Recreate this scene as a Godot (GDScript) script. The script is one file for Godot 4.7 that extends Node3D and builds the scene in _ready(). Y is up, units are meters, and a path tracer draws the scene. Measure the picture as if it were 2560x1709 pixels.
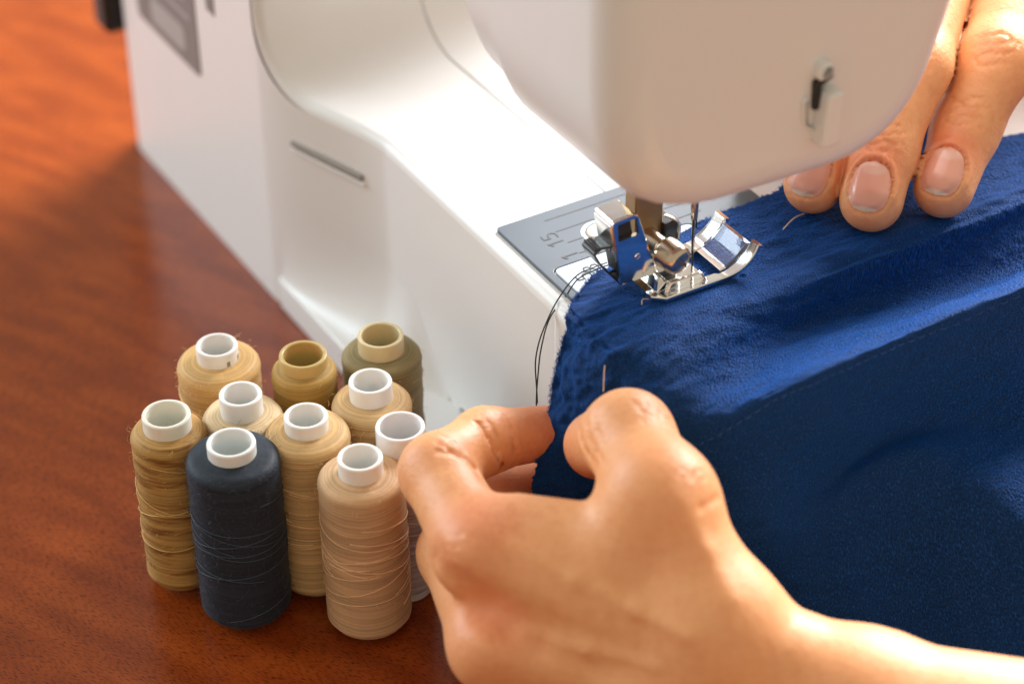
extends Node3D
# A close-up of a sewing machine at work: the needle end of the machine, ten thread spools on a
# wooden table, a blue crepe cloth under the presser foot and the two hands of the person sewing.
# Lengths inside the builders are millimetres; everything is scaled to metres when it is committed.

const MM := 0.001
const CAM_POS := Vector3(-0.30832,0.44819,0.44257)
const CAM_X := Vector3(0.861663,-0.014137,0.507283)
const CAM_Y := Vector3(0.307384,0.809918,-0.499547)
const CAM_Z := Vector3(-0.403796,0.586372,0.702222)
var FABRIC_NET := [
	[V(-33.00,81.40,-4.00),V(-22.00,81.40,-10.60),V(-5.00,81.40,-13.50),V(19.00,81.40,-17.50),V(42.00,81.40,-19.50),V(82.00,81.40,-40.00),V(108.00,81.40,-10.00),V(150.00,81.40,-5.00)],
	[V(-38.00,78.32,0.67),V(-27.00,81.40,5.00),V(-8.00,81.40,8.00),V(17.00,81.40,8.00),V(42.00,81.40,6.00),V(75.00,81.40,8.00),V(105.00,81.40,12.00),V(150.00,81.40,15.00)],
	[V(-43.00,67.33,2.90),V(-36.50,80.20,16.00),V(-14.00,81.40,20.00),V(14.00,81.40,20.00),V(42.00,81.40,18.00),V(75.00,81.40,18.00),V(105.00,81.40,18.00),V(150.00,81.40,18.00)],
	[V(-46.29,58.67,5.68),V(-37.66,70.18,22.39),V(-25.81,76.00,33.50),V(10.16,70.00,25.60),V(33.12,68.50,24.43),V(57.90,68.00,27.28),V(81.77,69.00,31.84),V(117.92,70.00,36.87)],
	[V(-50.52,53.49,9.00),V(-38.85,59.07,22.44),V(-29.30,66.04,39.20),V(-9.78,77.00,47.62),V(9.24,82.00,51.52),V(31.32,85.00,53.69),V(62.27,87.00,55.73),V(96.28,88.00,57.70)],
	[V(-55.07,47.44,12.85),V(-41.36,48.99,26.57),V(-24.10,54.12,43.60),V(-2.41,66.00,50.09),V(18.08,69.00,52.69),V(41.35,71.00,54.09),V(70.75,72.00,54.99),V(103.73,72.00,55.74)],
	[V(-57.11,41.91,14.87),V(-43.55,39.73,30.19),V(-19.79,45.00,53.12),V(5.60,46.00,51.00),V(26.61,48.00,50.18),V(48.71,47.00,52.62),V(72.12,45.00,59.59),V(101.65,45.00,63.29)],
	[V(-56.99,34.34,18.42),V(-43.37,28.20,34.23),V(-14.62,30.00,58.15),V(4.42,38.00,57.10),V(22.04,45.00,56.53),V(36.81,44.00,66.19),V(49.75,37.00,87.42),V(64.34,34.00,111.77)],
	[V(-57.32,23.37,23.12),V(-43.77,16.08,41.27),V(-12.46,13.00,64.05),V(3.41,16.00,69.95),V(19.49,19.00,72.06),V(32.33,20.00,82.20),V(46.85,18.00,99.06),V(64.46,14.00,123.49)],
	[V(-54.89,13.67,25.49),V(-41.87,3.00,44.85),V(-17.02,3.00,71.28),V(-0.11,3.00,81.58),V(14.27,4.00,87.85),V(27.26,4.00,99.48),V(40.52,3.00,117.30),V(57.01,3.00,141.57)]]
var LEFT_BONES := [
	[V(-47.48,44.31,88.19),V(-26.42,35.65,114.65),13.0,15.5,0],
	[V(-26.42,35.65,114.65),V(12.32,30.31,157.05),15.5,22.0,0],
	[V(-63.37,25.29,79.27),V(-43.20,23.74,114.95),15.5,18.0,0],
	[V(-43.20,23.74,114.95),V(-7.21,33.72,170.03),18.0,23.0,0],
	[V(-47.48,44.31,88.19),V(-63.37,25.29,79.27),13.0,15.5,0],
	[V(-26.42,35.65,114.65),V(-43.20,23.74,114.95),15.5,18.0,0],
	[V(12.32,30.31,157.05),V(-7.21,33.72,170.03),22.0,23.0,0],
	[V(-51.38,40.67,84.71),V(-88.08,55.92,42.33),14.5,10.3,0],
	[V(-55.89,31.46,82.69),V(-89.92,36.21,53.46),14.5,11.0,0],
	[V(-60.83,21.31,81.21),V(-87.10,19.64,63.22),13.5,10.5,0],
	[V(-62.93,13.42,80.89),V(-82.01,12.73,71.91),12.5,9.8,0],
	[V(-47.48,44.31,88.19),V(-51.38,40.67,84.71),13.0,14.5,0],
	[V(-47.48,44.31,88.19),V(-55.89,31.46,82.69),13.0,14.5,0],
	[V(-63.37,25.29,79.27),V(-60.83,21.31,81.21),15.5,13.5,0],
	[V(-63.37,25.29,79.27),V(-62.93,13.42,80.89),15.5,12.5,0],
	[V(-49.19,49.57,84.24),V(-50.84,70.47,62.99),14.0,12.0,0],
	[V(-47.48,44.31,88.19),V(-49.19,49.57,84.24),13.0,14.0,0],
	[V(-78.11,60.43,42.87),V(-61.07,61.34,63.30),7.6,9.0,0],
	[V(-76.04,52.18,52.38),V(-51.06,48.01,80.19),11.5,13.0,0],
	[V(-81.11,40.68,50.52),V(-58.14,33.15,72.87),12.5,14.5,0],
	[V(-61.07,61.34,63.30),V(-50.84,70.47,62.99),9.0,12.0,0],
	[V(-88.08,55.92,42.33),V(-83.56,59.09,13.80),10.3,8.9,1],
	[V(-83.56,59.09,13.80),V(-65.03,55.28,4.86),8.9,7.9,1],
	[V(-65.03,55.28,4.86),V(-40.18,48.59,4.79),7.9,6.6,1],
	[V(-89.92,36.21,53.46),V(-82.02,36.39,19.40),11.0,9.2,2],
	[V(-82.02,36.39,19.40),V(-64.80,33.30,1.98),9.2,8.0,2],
	[V(-64.80,33.30,1.98),V(-46.59,30.28,2.16),8.0,6.8,2],
	[V(-87.10,19.64,63.22),V(-80.93,21.14,32.76),10.5,8.8,3],
	[V(-80.93,21.14,32.76),V(-66.94,24.09,24.11),8.8,7.6,3],
	[V(-66.94,24.09,24.11),V(-54.10,24.22,24.26),7.6,6.6,3],
	[V(-82.01,12.73,71.91),V(-79.79,15.14,49.82),9.8,8.0,4],
	[V(-79.79,15.14,49.82),V(-68.66,19.64,43.92),8.0,7.0,4],
	[V(-68.66,19.64,43.92),V(-58.28,20.32,43.63),7.0,6.0,4],
	[V(-50.84,70.47,62.99),V(-44.84,71.70,39.78),12.0,10.7,5],
	[V(-44.84,71.70,39.78),V(-44.59,59.57,25.85),10.7,8.6,5]]
var LEFT_JOINTS := {"R0":V(-47.48,44.31,88.19),"R1":V(-26.42,35.65,114.65),"R2":V(12.32,30.31,157.05),"U0":V(-63.37,25.29,79.27),"U1":V(-43.20,23.74,114.95),"U2":V(-7.21,33.72,170.03),"MC2":V(-51.38,40.67,84.71),"K2":V(-88.08,55.92,42.33),"P2":V(-83.56,59.09,13.80),"D2":V(-65.03,55.28,4.86),"T2":V(-40.18,48.59,4.79),"MC3":V(-55.89,31.46,82.69),"K3":V(-89.92,36.21,53.46),"P3":V(-82.02,36.39,19.40),"D3":V(-64.80,33.30,1.98),"T3":V(-46.59,30.28,2.16),"MC4":V(-60.83,21.31,81.21),"K4":V(-87.10,19.64,63.22),"P4":V(-80.93,21.14,32.76),"D4":V(-66.94,24.09,24.11),"T4":V(-54.10,24.22,24.26),"MC5":V(-62.93,13.42,80.89),"K5":V(-82.01,12.73,71.91),"P5":V(-79.79,15.14,49.82),"D5":V(-68.66,19.64,43.92),"T5":V(-58.28,20.32,43.63),"CM":V(-49.19,49.57,84.24),"M1":V(-50.84,70.47,62.99),"I1":V(-44.84,71.70,39.78),"T1":V(-44.59,59.57,25.85),"WA":V(-78.11,60.43,42.87),"WB":V(-61.07,61.34,63.30),"WC":V(-76.04,52.18,52.38),"WD":V(-51.06,48.01,80.19),"PA":V(-81.11,40.68,50.52),"PB":V(-58.14,33.15,72.87)}
var LEFT_CREASES := [
	[1.70,4.00,[V(-98.65,59.97,32.87),V(-97.37,55.06,37.71),V(-95.55,50.39,42.65),V(-92.02,45.53,48.74),V(-88.20,41.42,54.37),V(-83.23,37.97,60.11)]],
	[0.50,1.20,[V(-98.47,59.71,33.19),V(-97.37,55.06,37.71),V(-95.40,50.81,42.39)]],
	[0.70,1.00,[V(-88.69,75.57,25.57),V(-84.55,74.66,28.71),V(-82.56,72.35,31.79),V(-82.02,69.98,34.07)]],
	[0.90,0.90,[V(-58.56,79.80,39.36),V(-59.19,77.20,41.18),V(-58.90,74.66,43.46),V(-57.83,72.28,46.06)]],
	[0.35,0.80,[V(-56.44,81.37,39.28),V(-57.09,78.00,41.71),V(-56.78,75.05,44.36),V(-56.12,72.76,46.65)]],
	[0.22,0.70,[V(-54.45,82.60,39.39),V(-54.83,79.23,41.98),V(-54.68,75.86,44.89)]],
	[1.00,0.80,[V(-78.63,81.06,26.78),V(-77.77,78.34,29.53),V(-77.37,75.39,32.24),V(-77.55,71.60,35.30)]],
	[0.45,0.70,[V(-72.77,82.06,29.31),V(-72.66,79.52,31.49),V(-73.20,75.74,34.34),V(-73.69,72.54,36.72)]],
	[0.30,0.60,[V(-76.84,81.28,27.62),V(-76.17,78.32,30.48),V(-75.87,75.78,32.76)]],
	[0.25,0.70,[V(-86.69,78.49,24.29),V(-85.28,77.46,25.96),V(-84.05,75.50,28.30)]],
	[0.20,0.70,[V(-88.85,77.51,23.86),V(-87.38,76.65,25.42),V(-86.17,75.11,27.40)]],
	[0.50,1.10,[V(-39.34,63.80,63.78),V(-34.98,65.84,64.58)]],
	[0.50,1.20,[V(-37.14,58.96,69.08),V(-32.27,61.16,70.05)]],
	[0.30,0.90,[V(-35.55,54.89,73.40),V(-30.46,56.49,74.99)]],
	[0.16,0.60,[V(-40.49,71.41,56.76),V(-38.58,70.54,58.59),V(-35.75,70.91,59.91)]],
	[0.16,0.60,[V(-41.48,69.99,57.38),V(-39.23,69.28,59.26),V(-35.87,69.39,61.10)]],
	[-0.70,2.20,[V(-80.53,56.89,45.86),V(-70.44,50.40,57.08),V(-60.18,44.33,68.05),V(-51.40,39.13,77.45)]],
	[-0.60,2.20,[V(-84.95,40.52,56.99),V(-72.85,36.95,66.93),V(-60.75,33.38,76.87)]],
	[-0.60,3.00,[V(-43.32,65.13,60.38),V(-41.47,55.83,69.21),V(-39.62,46.52,78.04)]],
	[0.16,0.50,[V(-45.33,84.64,42.93),V(-44.75,82.86,44.75),V(-45.05,80.18,46.82)]],
	[0.16,0.50,[V(-44.67,84.26,43.63),V(-44.05,82.60,45.38),V(-44.45,79.65,47.61)]],
	[0.16,0.50,[V(-43.95,84.03,44.23),V(-43.34,82.33,46.00),V(-43.73,79.41,48.22)]],
	[0.16,0.50,[V(-43.06,84.25,44.56),V(-42.63,82.07,46.63),V(-42.79,79.76,48.47)]],
	[0.16,0.50,[V(-42.59,83.37,45.57),V(-41.93,81.80,47.26),V(-42.18,79.25,49.25)]],
	[0.16,0.50,[V(-41.87,83.13,46.18),V(-41.22,81.54,47.89),V(-41.20,79.70,49.43)]],
	[0.16,0.50,[V(-41.05,83.16,46.63),V(-40.51,81.27,48.51),V(-40.56,79.26,50.17)]],
	[0.16,0.50,[V(-40.37,82.84,47.29),V(-39.81,81.01,49.14),V(-40.02,78.55,51.07)]],
	[0.16,0.50,[V(-39.52,82.93,47.69),V(-39.10,80.74,49.77),V(-39.13,78.77,51.40)]],
	[0.14,0.70,[V(-92.49,59.62,36.71),V(-90.39,59.24,38.23),V(-88.53,58.71,39.75)]],
	[0.14,0.70,[V(-87.67,58.78,40.18),V(-85.56,58.41,41.70),V(-83.71,57.87,43.22)]],
	[0.14,0.70,[V(-89.16,58.04,39.94),V(-87.06,57.67,41.46),V(-85.20,57.14,42.97)]],
	[0.14,0.70,[V(-94.31,57.37,37.54),V(-92.21,57.00,39.06),V(-90.35,56.46,40.57)]],
	[0.14,0.70,[V(-89.48,56.53,41.01),V(-87.38,56.16,42.53),V(-85.52,55.62,44.05)]],
	[0.14,0.70,[V(-95.05,55.86,38.37),V(-92.95,55.49,39.89),V(-91.09,54.96,41.41)]],
	[0.14,0.70,[V(-91.49,55.05,41.10),V(-89.39,54.68,42.62),V(-87.53,54.14,44.13)]]]
var RIGHT_BONES := [
	[V(130.90,128.00,-31.24),V(225.75,122.00,-102.00),11.0,19.0,0],
	[V(113.31,130.00,-43.82),V(225.75,122.00,-102.00),11.0,19.0,0],
	[V(102.68,128.00,-55.21),V(205.19,122.00,-115.02),10.8,18.0,0],
	[V(95.67,122.00,-67.37),V(205.19,122.00,-115.02),10.0,18.0,0],
	[V(225.75,122.00,-102.00),V(511.92,125.00,-216.01),19.0,27.0,0],
	[V(205.19,122.00,-115.02),V(511.30,122.00,-259.71),18.0,25.0,0],
	[V(225.75,122.00,-102.00),V(205.19,122.00,-115.02),19.0,18.0,0],
	[V(511.92,125.00,-216.01),V(511.30,122.00,-259.71),27.0,25.0,0],
	[V(130.90,128.00,-31.24),V(95.67,122.00,-67.37),11.0,10.0,0],
	[V(130.90,128.00,-31.24),V(209.42,112.00,-81.62),11.0,14.0,0],
	[V(225.75,122.00,-102.00),V(209.42,112.00,-81.62),19.0,14.0,0],
	[V(130.90,128.00,-31.24),V(95.82,114.00,0.62),11.0,10.0,1],
	[V(95.82,114.00,0.62),V(83.24,99.00,4.96),10.0,8.6,1],
	[V(83.24,99.00,4.96),V(69.91,90.20,13.80),8.6,8.0,1],
	[V(113.31,130.00,-43.82),V(73.55,116.00,-6.38),11.0,9.2,2],
	[V(73.55,116.00,-6.38),V(58.56,99.00,1.81),9.2,8.4,2],
	[V(58.56,99.00,1.81),V(50.02,90.40,8.83),8.4,8.4,2],
	[V(102.68,128.00,-55.21),V(64.57,114.00,-18.84),10.8,9.0,3],
	[V(64.57,114.00,-18.84),V(50.93,98.00,-11.29),9.0,7.9,3],
	[V(50.93,98.00,-11.29),V(42.10,89.90,-5.98),7.9,7.8,3],
	[V(95.67,122.00,-67.37),V(62.61,108.00,-38.13),10.0,8.0,4],
	[V(62.61,108.00,-38.13),V(51.89,96.00,-33.24),8.0,6.9,4],
	[V(51.89,96.00,-33.24),V(44.31,89.00,-30.12),6.9,6.4,4],
	[V(209.42,112.00,-81.62),V(184.25,104.00,-44.01),14.0,11.5,5],
	[V(184.25,104.00,-44.01),V(162.90,96.00,-18.54),11.5,10.0,5],
	[V(162.90,96.00,-18.54),V(144.55,91.00,-2.36),10.0,8.2,5]]
var RIGHT_JOINTS := {"I_T":V(69.91,90.20,13.80),"I_D":V(83.24,99.00,4.96),"I_P":V(95.82,114.00,0.62),"I_K":V(130.90,128.00,-31.24),"M_T":V(50.02,90.40,8.83),"M_D":V(58.56,99.00,1.81),"M_P":V(73.55,116.00,-6.38),"M_K":V(113.31,130.00,-43.82),"N_T":V(42.10,89.90,-5.98),"N_D":V(50.93,98.00,-11.29),"N_P":V(64.57,114.00,-18.84),"N_K":V(102.68,128.00,-55.21),"L_T":V(44.31,89.00,-30.12),"L_D":V(51.89,96.00,-33.24),"L_P":V(62.61,108.00,-38.13),"L_K":V(95.67,122.00,-67.37),"W1":V(225.75,122.00,-102.00),"W2":V(205.19,122.00,-115.02),"F1":V(511.92,125.00,-216.01),"F2":V(511.30,122.00,-259.71),"H_C":V(209.42,112.00,-81.62),"H_M":V(184.25,104.00,-44.01),"H_I":V(162.90,96.00,-18.54),"H_T":V(144.55,91.00,-2.36)}
var TAIL_A := [V(-18.41,83.00,-11.97),V(-23.22,84.50,-10.01),V(-29.46,85.00,-8.37),V(-34.00,79.53,-9.47),V(-38.00,77.24,-7.82),V(-41.00,72.06,-6.99),V(-42.50,65.06,-6.98),V(-43.00,58.34,-6.91),V(-44.00,52.13,-5.12)]
var TAIL_B := [V(-18.07,82.50,-11.46),V(-22.48,83.50,-10.12),V(-29.63,83.50,-8.74),V(-33.50,78.13,-9.23),V(-37.50,76.38,-7.37),V(-40.00,71.45,-7.36),V(-42.00,65.59,-6.93),V(-43.40,59.34,-5.13),V(-44.00,51.85,-4.47)]

var rng := RandomNumberGenerator.new()
var used := {}
var M := {}


func V(x: float, y: float, z: float) -> Vector3:
	return Vector3(x, y, z)


# ------------------------------------------------------------------ mesh collecting

class Shape:
	var v := PackedVector3Array()
	var n := PackedVector3Array()
	var uv := PackedVector2Array()
	var col := PackedColorArray()
	var tri := PackedInt32Array()

	func point(p: Vector3, t := Vector2.ZERO, c := Color.WHITE) -> int:
		v.append(p)
		uv.append(t)
		col.append(c)
		return v.size() - 1

	func face(a: int, b: int, c: int) -> void:
		tri.append(a)
		tri.append(b)
		tri.append(c)

	func quad(a: int, b: int, c: int, d: int) -> void:
		face(a, b, c)
		face(a, c, d)

	# rows of points joined into a smooth sheet
	func sheet(rows: Array, close := false, uvs := Vector2(1, 1), flip := false) -> void:
		var at := v.size()
		var m: int = rows[0].size()
		for i in rows.size():
			for j in m:
				point(rows[i][j], Vector2(float(j) / maxf(1.0, m - 1.0) * uvs.x, float(i) / maxf(1.0, rows.size() - 1.0) * uvs.y))
		for i in rows.size() - 1:
			for j in (m if close else m - 1):
				var k := (j + 1) % m
				var a := at + i * m + j
				var b := at + i * m + k
				var c := at + (i + 1) * m + k
				var d := at + (i + 1) * m + j
				if flip:
					quad(a, d, c, b)
				else:
					quad(a, b, c, d)

	# a flat polygon (convex or not) lying in space, given its points in order
	func flat(points: Array, flip := false) -> void:
		var origin: Vector3 = points[0]
		var nn := Vector3.ZERO
		for i in points.size():
			var p: Vector3 = points[i] - origin
			var q: Vector3 = points[(i + 1) % points.size()] - origin
			nn += p.cross(q)
		nn = nn.normalized()
		var ex := nn.cross(Vector3.UP if absf(nn.y) < 0.9 else Vector3.RIGHT).normalized()
		var ey := nn.cross(ex)
		var poly := PackedVector2Array()
		var at := v.size()
		for p in points:
			var r: Vector3 = p - origin
			poly.append(Vector2(r.dot(ex), r.dot(ey)))
			point(p, Vector2(r.dot(ex), r.dot(ey)) * 0.05)
		var ids := Geometry2D.triangulate_polygon(poly)
		for i in range(0, ids.size(), 3):
			if flip:
				face(at + ids[i], at + ids[i + 2], at + ids[i + 1])
			else:
				face(at + ids[i], at + ids[i + 1], at + ids[i + 2])

	func smooth() -> void:
		n.resize(v.size())
		n.fill(Vector3.ZERO)
		for i in range(0, tri.size(), 3):
			var a := tri[i]
			var b := tri[i + 1]
			var c := tri[i + 2]
			var f := (v[c] - v[a]).cross(v[b] - v[a])
			n[a] += f
			n[b] += f
			n[c] += f
		for i in n.size():
			n[i] = n[i].normalized() if n[i].length_squared() > 1e-20 else Vector3.UP

	# turn the whole shape so that its faces look away from a middle point (for closed convex shapes)
	func outward(middle: Vector3) -> void:
		var s := 0.0
		for i in range(0, tri.size(), 3):
			var a := v[tri[i]]
			var f := (v[tri[i + 2]] - a).cross(v[tri[i + 1]] - a)
			s += f.dot((a + v[tri[i + 1]] + v[tri[i + 2]]) / 3.0 - middle)
		if s < 0.0:
			for i in range(0, tri.size(), 3):
				var k := tri[i + 1]
				tri[i + 1] = tri[i + 2]
				tri[i + 2] = k

	func add(o: Shape) -> void:
		var at := v.size()
		v.append_array(o.v)
		uv.append_array(o.uv)
		col.append_array(o.col)
		if o.n.size() == o.v.size():
			n.append_array(o.n)
		for t in o.tri:
			tri.append(at + t)

	func mesh(colored := false) -> ArrayMesh:
		if n.size() != v.size():
			smooth()
		var small := PackedVector3Array()
		small.resize(v.size())
		for i in v.size():
			small[i] = v[i] * 0.001
		var a := []
		a.resize(Mesh.ARRAY_MAX)
		a[Mesh.ARRAY_VERTEX] = small
		a[Mesh.ARRAY_NORMAL] = n
		a[Mesh.ARRAY_TEX_UV] = uv
		if colored:
			a[Mesh.ARRAY_COLOR] = col
		a[Mesh.ARRAY_INDEX] = tri
		var m := ArrayMesh.new()
		m.add_surface_from_arrays(Mesh.PRIMITIVE_TRIANGLES, a)
		return m


# ------------------------------------------------------------------ naming and placing

func numbered(called: String) -> String:
	var k: int = used.get(called, -1) + 1
	used[called] = k
	return called if k == 0 else "%s_%03d" % [called, k]


func thing(called: String, label: String, category: String, at := Vector3.ZERO, group := "") -> Node3D:
	var o := Node3D.new()
	o.name = numbered(called)
	add_child(o)
	o.position = at * MM
	o.set_meta("label", label)
	o.set_meta("category", category)
	if group:
		o.set_meta("group", group)
	return o


func part(called: String, s: Shape, m: Material, parent: Node3D, colored := false, label := "") -> MeshInstance3D:
	var o := MeshInstance3D.new()
	o.name = called
	o.mesh = s.mesh(colored)
	o.material_override = m
	parent.add_child(o, true)
	if label:
		o.set_meta("label", label)
	return o


func lettering(text: String, size_mm: float, at: Vector3, right: Vector3, up: Vector3, m: Material, parent: Node3D, called := "lettering", depth_mm := 0.12) -> void:
	var f := SystemFont.new()
	f.font_names = PackedStringArray(["Droid Sans"])
	var t := TextMesh.new()
	t.text = text
	t.font = f
	t.font_size = 64
	t.pixel_size = size_mm * MM / 46.0
	t.depth = depth_mm * MM
	t.curve_step = 1.0
	var o := MeshInstance3D.new()
	o.name = called
	o.mesh = t
	o.material_override = m
	parent.add_child(o, true)
	o.transform = Transform3D(Basis(right.normalized(), up.normalized(), right.cross(up).normalized()), at * MM)


# ------------------------------------------------------------------ shape builders

func lathe(profile: Array, segs := 48, uvs := Vector2(1, 1)) -> Shape:
	# profile: points (radius, height); a point given twice in a row makes a sharp edge
	var s := Shape.new()
	var run := []
	var runs := []
	for i in profile.size():
		run.append(profile[i])
		if i + 1 < profile.size() and profile[i].distance_to(profile[i + 1]) < 1e-4:
			runs.append(run)
			run = []
	runs.append(run)
	for r in runs:
		var rows := []
		for p in r:
			var row := []
			for k in segs + 1:
				var a := TAU * k / segs
				row.append(V(cos(a) * p.x, p.y, sin(a) * p.x))
			rows.append(row)
		s.sheet(rows, false, uvs)
	# the seam's normals are joined by hand
	s.smooth()
	var at := 0
	for r in runs:
		for i in r.size():
			var a: int = at + i * (segs + 1)
			var b: int = a + segs
			var nn := (s.n[a] + s.n[b]).normalized()
			s.n[a] = nn
			s.n[b] = nn
		at += r.size() * (segs + 1)
	return s


func facing(s: Shape, outward := true) -> Shape:
	# lathes: make sure that normals look away from the axis on the outer wall
	var total := 0.0
	for i in s.v.size():
		total += s.n[i].dot(V(s.v[i].x, 0, s.v[i].z))
	if (total < 0.0) == outward:
		for i in range(0, s.tri.size(), 3):
			var k := s.tri[i + 1]
			s.tri[i + 1] = s.tri[i + 2]
			s.tri[i + 2] = k
		for i in s.n.size():
			s.n[i] = -s.n[i]
	return s


func rounded_box(center: Vector3, size: Vector3, r: float, steps := 3, turn := Basis.IDENTITY) -> Shape:
	var s := Shape.new()
	var half := size / 2.0
	r = minf(r, minf(half.x, minf(half.y, half.z)) * 0.98)
	var inner := half - Vector3(r, r, r)
	var line := func(h: float, inn: float) -> Array:
		var l := []
		for i in steps + 1:
			var a := -PI / 4.0 + PI / 4.0 * i / steps
			l.append(-inn + tan(a) * r)
		for i in steps + 1:
			var a := PI / 4.0 * i / steps
			l.append(inn + tan(a) * r)
		return l
	for axis in 3:
		var u := (axis + 1) % 3
		var w := (axis + 2) % 3
		for side in [-1.0, 1.0]:
			var rows := []
			for a in line.call(half[u], inner[u]):
				var row := []
				for b in line.call(half[w], inner[w]):
					var q := Vector3.ZERO
					q[axis] = side * half[axis]
					q[u] = a
					q[w] = b
					var p := q.clamp(-inner, inner)
					row.append(center + turn * (p + (q - p).normalized() * r))
				rows.append(row)
			var piece := Shape.new()
			piece.sheet(rows)
			piece.outward(center)
			piece.smooth()
			s.add(piece)
	# exact normals
	var back := turn.inverse()
	for i in s.v.size():
		var q := back * (s.v[i] - center)
		var p := q.clamp(-inner, inner)
		s.n[i] = (turn * (q - p)).normalized()
	return s


func tube(path: Array, radius, segs := 8, caps := true) -> Shape:
	var s := Shape.new()
	var rows := []
	var up := Vector3.UP
	for i in path.size():
		var d: Vector3 = (path[mini(i + 1, path.size() - 1)] - path[maxi(i - 1, 0)]).normalized()
		if i == 0:
			up = V(0, 1, 0) if absf(d.y) < 0.9 else V(1, 0, 0)
		var side := d.cross(up).normalized()
		up = side.cross(d).normalized()
		var r: float = radius[i] if radius is Array else radius
		var row := []
		for k in segs:
			var a := TAU * k / segs
			row.append(path[i] + (side * cos(a) + up * sin(a)) * r)
		rows.append(row)
	s.sheet(rows, true)
	if caps:
		var first: Array = rows[0]
		var last: Array = rows[rows.size() - 1]
		s.flat(first)
		s.flat(last, true)
	# orientation: compare with the direction away from the path
	s.smooth()
	if s.n[segs].dot(s.v[segs] - path[1]) < 0.0:
		for i in range(0, s.tri.size(), 3):
			var k := s.tri[i + 1]
			s.tri[i + 1] = s.tri[i + 2]
			s.tri[i + 2] = k
		s.smooth()
	return s


func spline(points: Array, steps := 8) -> Array:
	var l := []
	for i in points.size() - 1:
		var a: Vector3 = points[maxi(i - 1, 0)]
		var b: Vector3 = points[i]
		var c: Vector3 = points[i + 1]
		var d: Vector3 = points[mini(i + 2, points.size() - 1)]
		for k in steps:
			l.append(b.cubic_interpolate(c, a, d, float(k) / steps))
	l.append(points[points.size() - 1])
	return l


func inset(poly: Array, by: float) -> Array:
	# moves each corner of a counter-clockwise polygon inwards
	var l := []
	var k := poly.size()
	for i in k:
		var a: Vector2 = poly[(i + k - 1) % k]
		var b: Vector2 = poly[i]
		var c: Vector2 = poly[(i + 1) % k]
		var n1 := (b - a).normalized().orthogonal()
		var n2 := (c - b).normalized().orthogonal()
		var m := (n1 + n2).normalized()
		l.append(b - m * by / maxf(0.35, m.dot(n1)))
	return l


func ccw(poly: Array) -> Array:
	var s := 0.0
	for i in poly.size():
		var a: Vector2 = poly[i]
		var b: Vector2 = poly[(i + 1) % poly.size()]
		s += a.cross(b)
	if s < 0.0:
		poly = poly.duplicate()
		poly.reverse()
	return poly


func rounded(poly: Array, r: float, steps := 5) -> Array:
	# rounds the corners of a polygon; a corner may carry its own radius as Vector3(x, y, r)
	var l := []
	var k := poly.size()
	for i in k:
		var p = poly[i]
		var rr: float = p.z if p is Vector3 else r
		var b := Vector2(p.x, p.y)
		var a := Vector2(poly[(i + k - 1) % k].x, poly[(i + k - 1) % k].y)
		var c := Vector2(poly[(i + 1) % k].x, poly[(i + 1) % k].y)
		var cut := minf(rr, 0.49 * minf(a.distance_to(b), b.distance_to(c)))
		if cut < 0.01:
			l.append(b)
			continue
		var s := b + (a - b).normalized() * cut
		var e := b + (c - b).normalized() * cut
		for j in steps + 1:
			var t := float(j) / steps
			l.append(s.lerp(b, t).lerp(b.lerp(e, t), t))
	return l


# a prism whose outline is given as points (a, b); place(a, b, h) puts them in space; both rims bevelled
func prism(poly: Array, h0: float, h1: float, bevel: float, place: Callable, smooth_sides := false) -> Shape:
	var p := ccw(poly)
	var s := Shape.new()
	var levels := [[h0, bevel], [h0 + bevel * 0.3, bevel * 0.3], [h0 + bevel, 0.0], [h1 - bevel, 0.0], [h1 - bevel * 0.3, bevel * 0.3], [h1, bevel]] if bevel > 0.0 else [[h0, 0.0], [h1, 0.0]]
	var rings := []
	for l in levels:
		var ring := []
		for q in (inset(p, l[1]) if l[1] > 0.0 else p):
			ring.append(place.call(q.x, q.y, l[0]))
		rings.append(ring)
	var middle := Vector3.ZERO
	for q in rings[0]:
		middle += q
	for q in rings[rings.size() - 1]:
		middle += q
	middle /= 2.0 * rings[0].size()
	var wall := Shape.new()
	if smooth_sides:
		wall.sheet(rings, true)
	else:
		for j in p.size():
			var k := (j + 1) % p.size()
			var rows := []
			for r in rings:
				rows.append([r[j], r[k]])
			wall.sheet(rows)
	var ends := Shape.new()
	ends.flat(rings[0])
	ends.flat(rings[rings.size() - 1], true)
	wall.add(ends)
	wall.outward(middle)
	# ends may still disagree with the wall: check them one by one against the extrusion direction
	wall.smooth()
	s.add(wall)
	return fixed(s, ends.v.size(), rings)


func fixed(s: Shape, ends: int, rings: Array) -> Shape:
	var half := ends / 2
	var at := s.v.size() - ends
	var axis: Vector3 = (rings[rings.size() - 1][0] - rings[0][0]).normalized()
	for e in 2:
		var want := -axis if e == 0 else axis
		var lo := at + e * half
		if s.n[lo].dot(want) < 0.0:
			for i in range(lo, lo + half):
				s.n[i] = -s.n[i]
			for i in range(0, s.tri.size(), 3):
				if s.tri[i] >= lo and s.tri[i] < lo + half:
					var k := s.tri[i + 1]
					s.tri[i + 1] = s.tri[i + 2]
					s.tri[i + 2] = k
	return s


func flat_place(y0 := 0.0) -> Callable:
	return func(a: float, b: float, h: float) -> Vector3: return V(a, y0 + h, b)


func side_place() -> Callable:
	return func(a: float, b: float, h: float) -> Vector3: return V(a, b, h)


# ------------------------------------------------------------------ materials

func noise(freq: float, seed_: int, kind := FastNoiseLite.TYPE_SIMPLEX_SMOOTH, octaves := 4) -> FastNoiseLite:
	var f := FastNoiseLite.new()
	f.noise_type = kind
	f.seed = seed_
	f.frequency = freq
	f.fractal_octaves = octaves
	return f


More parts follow.
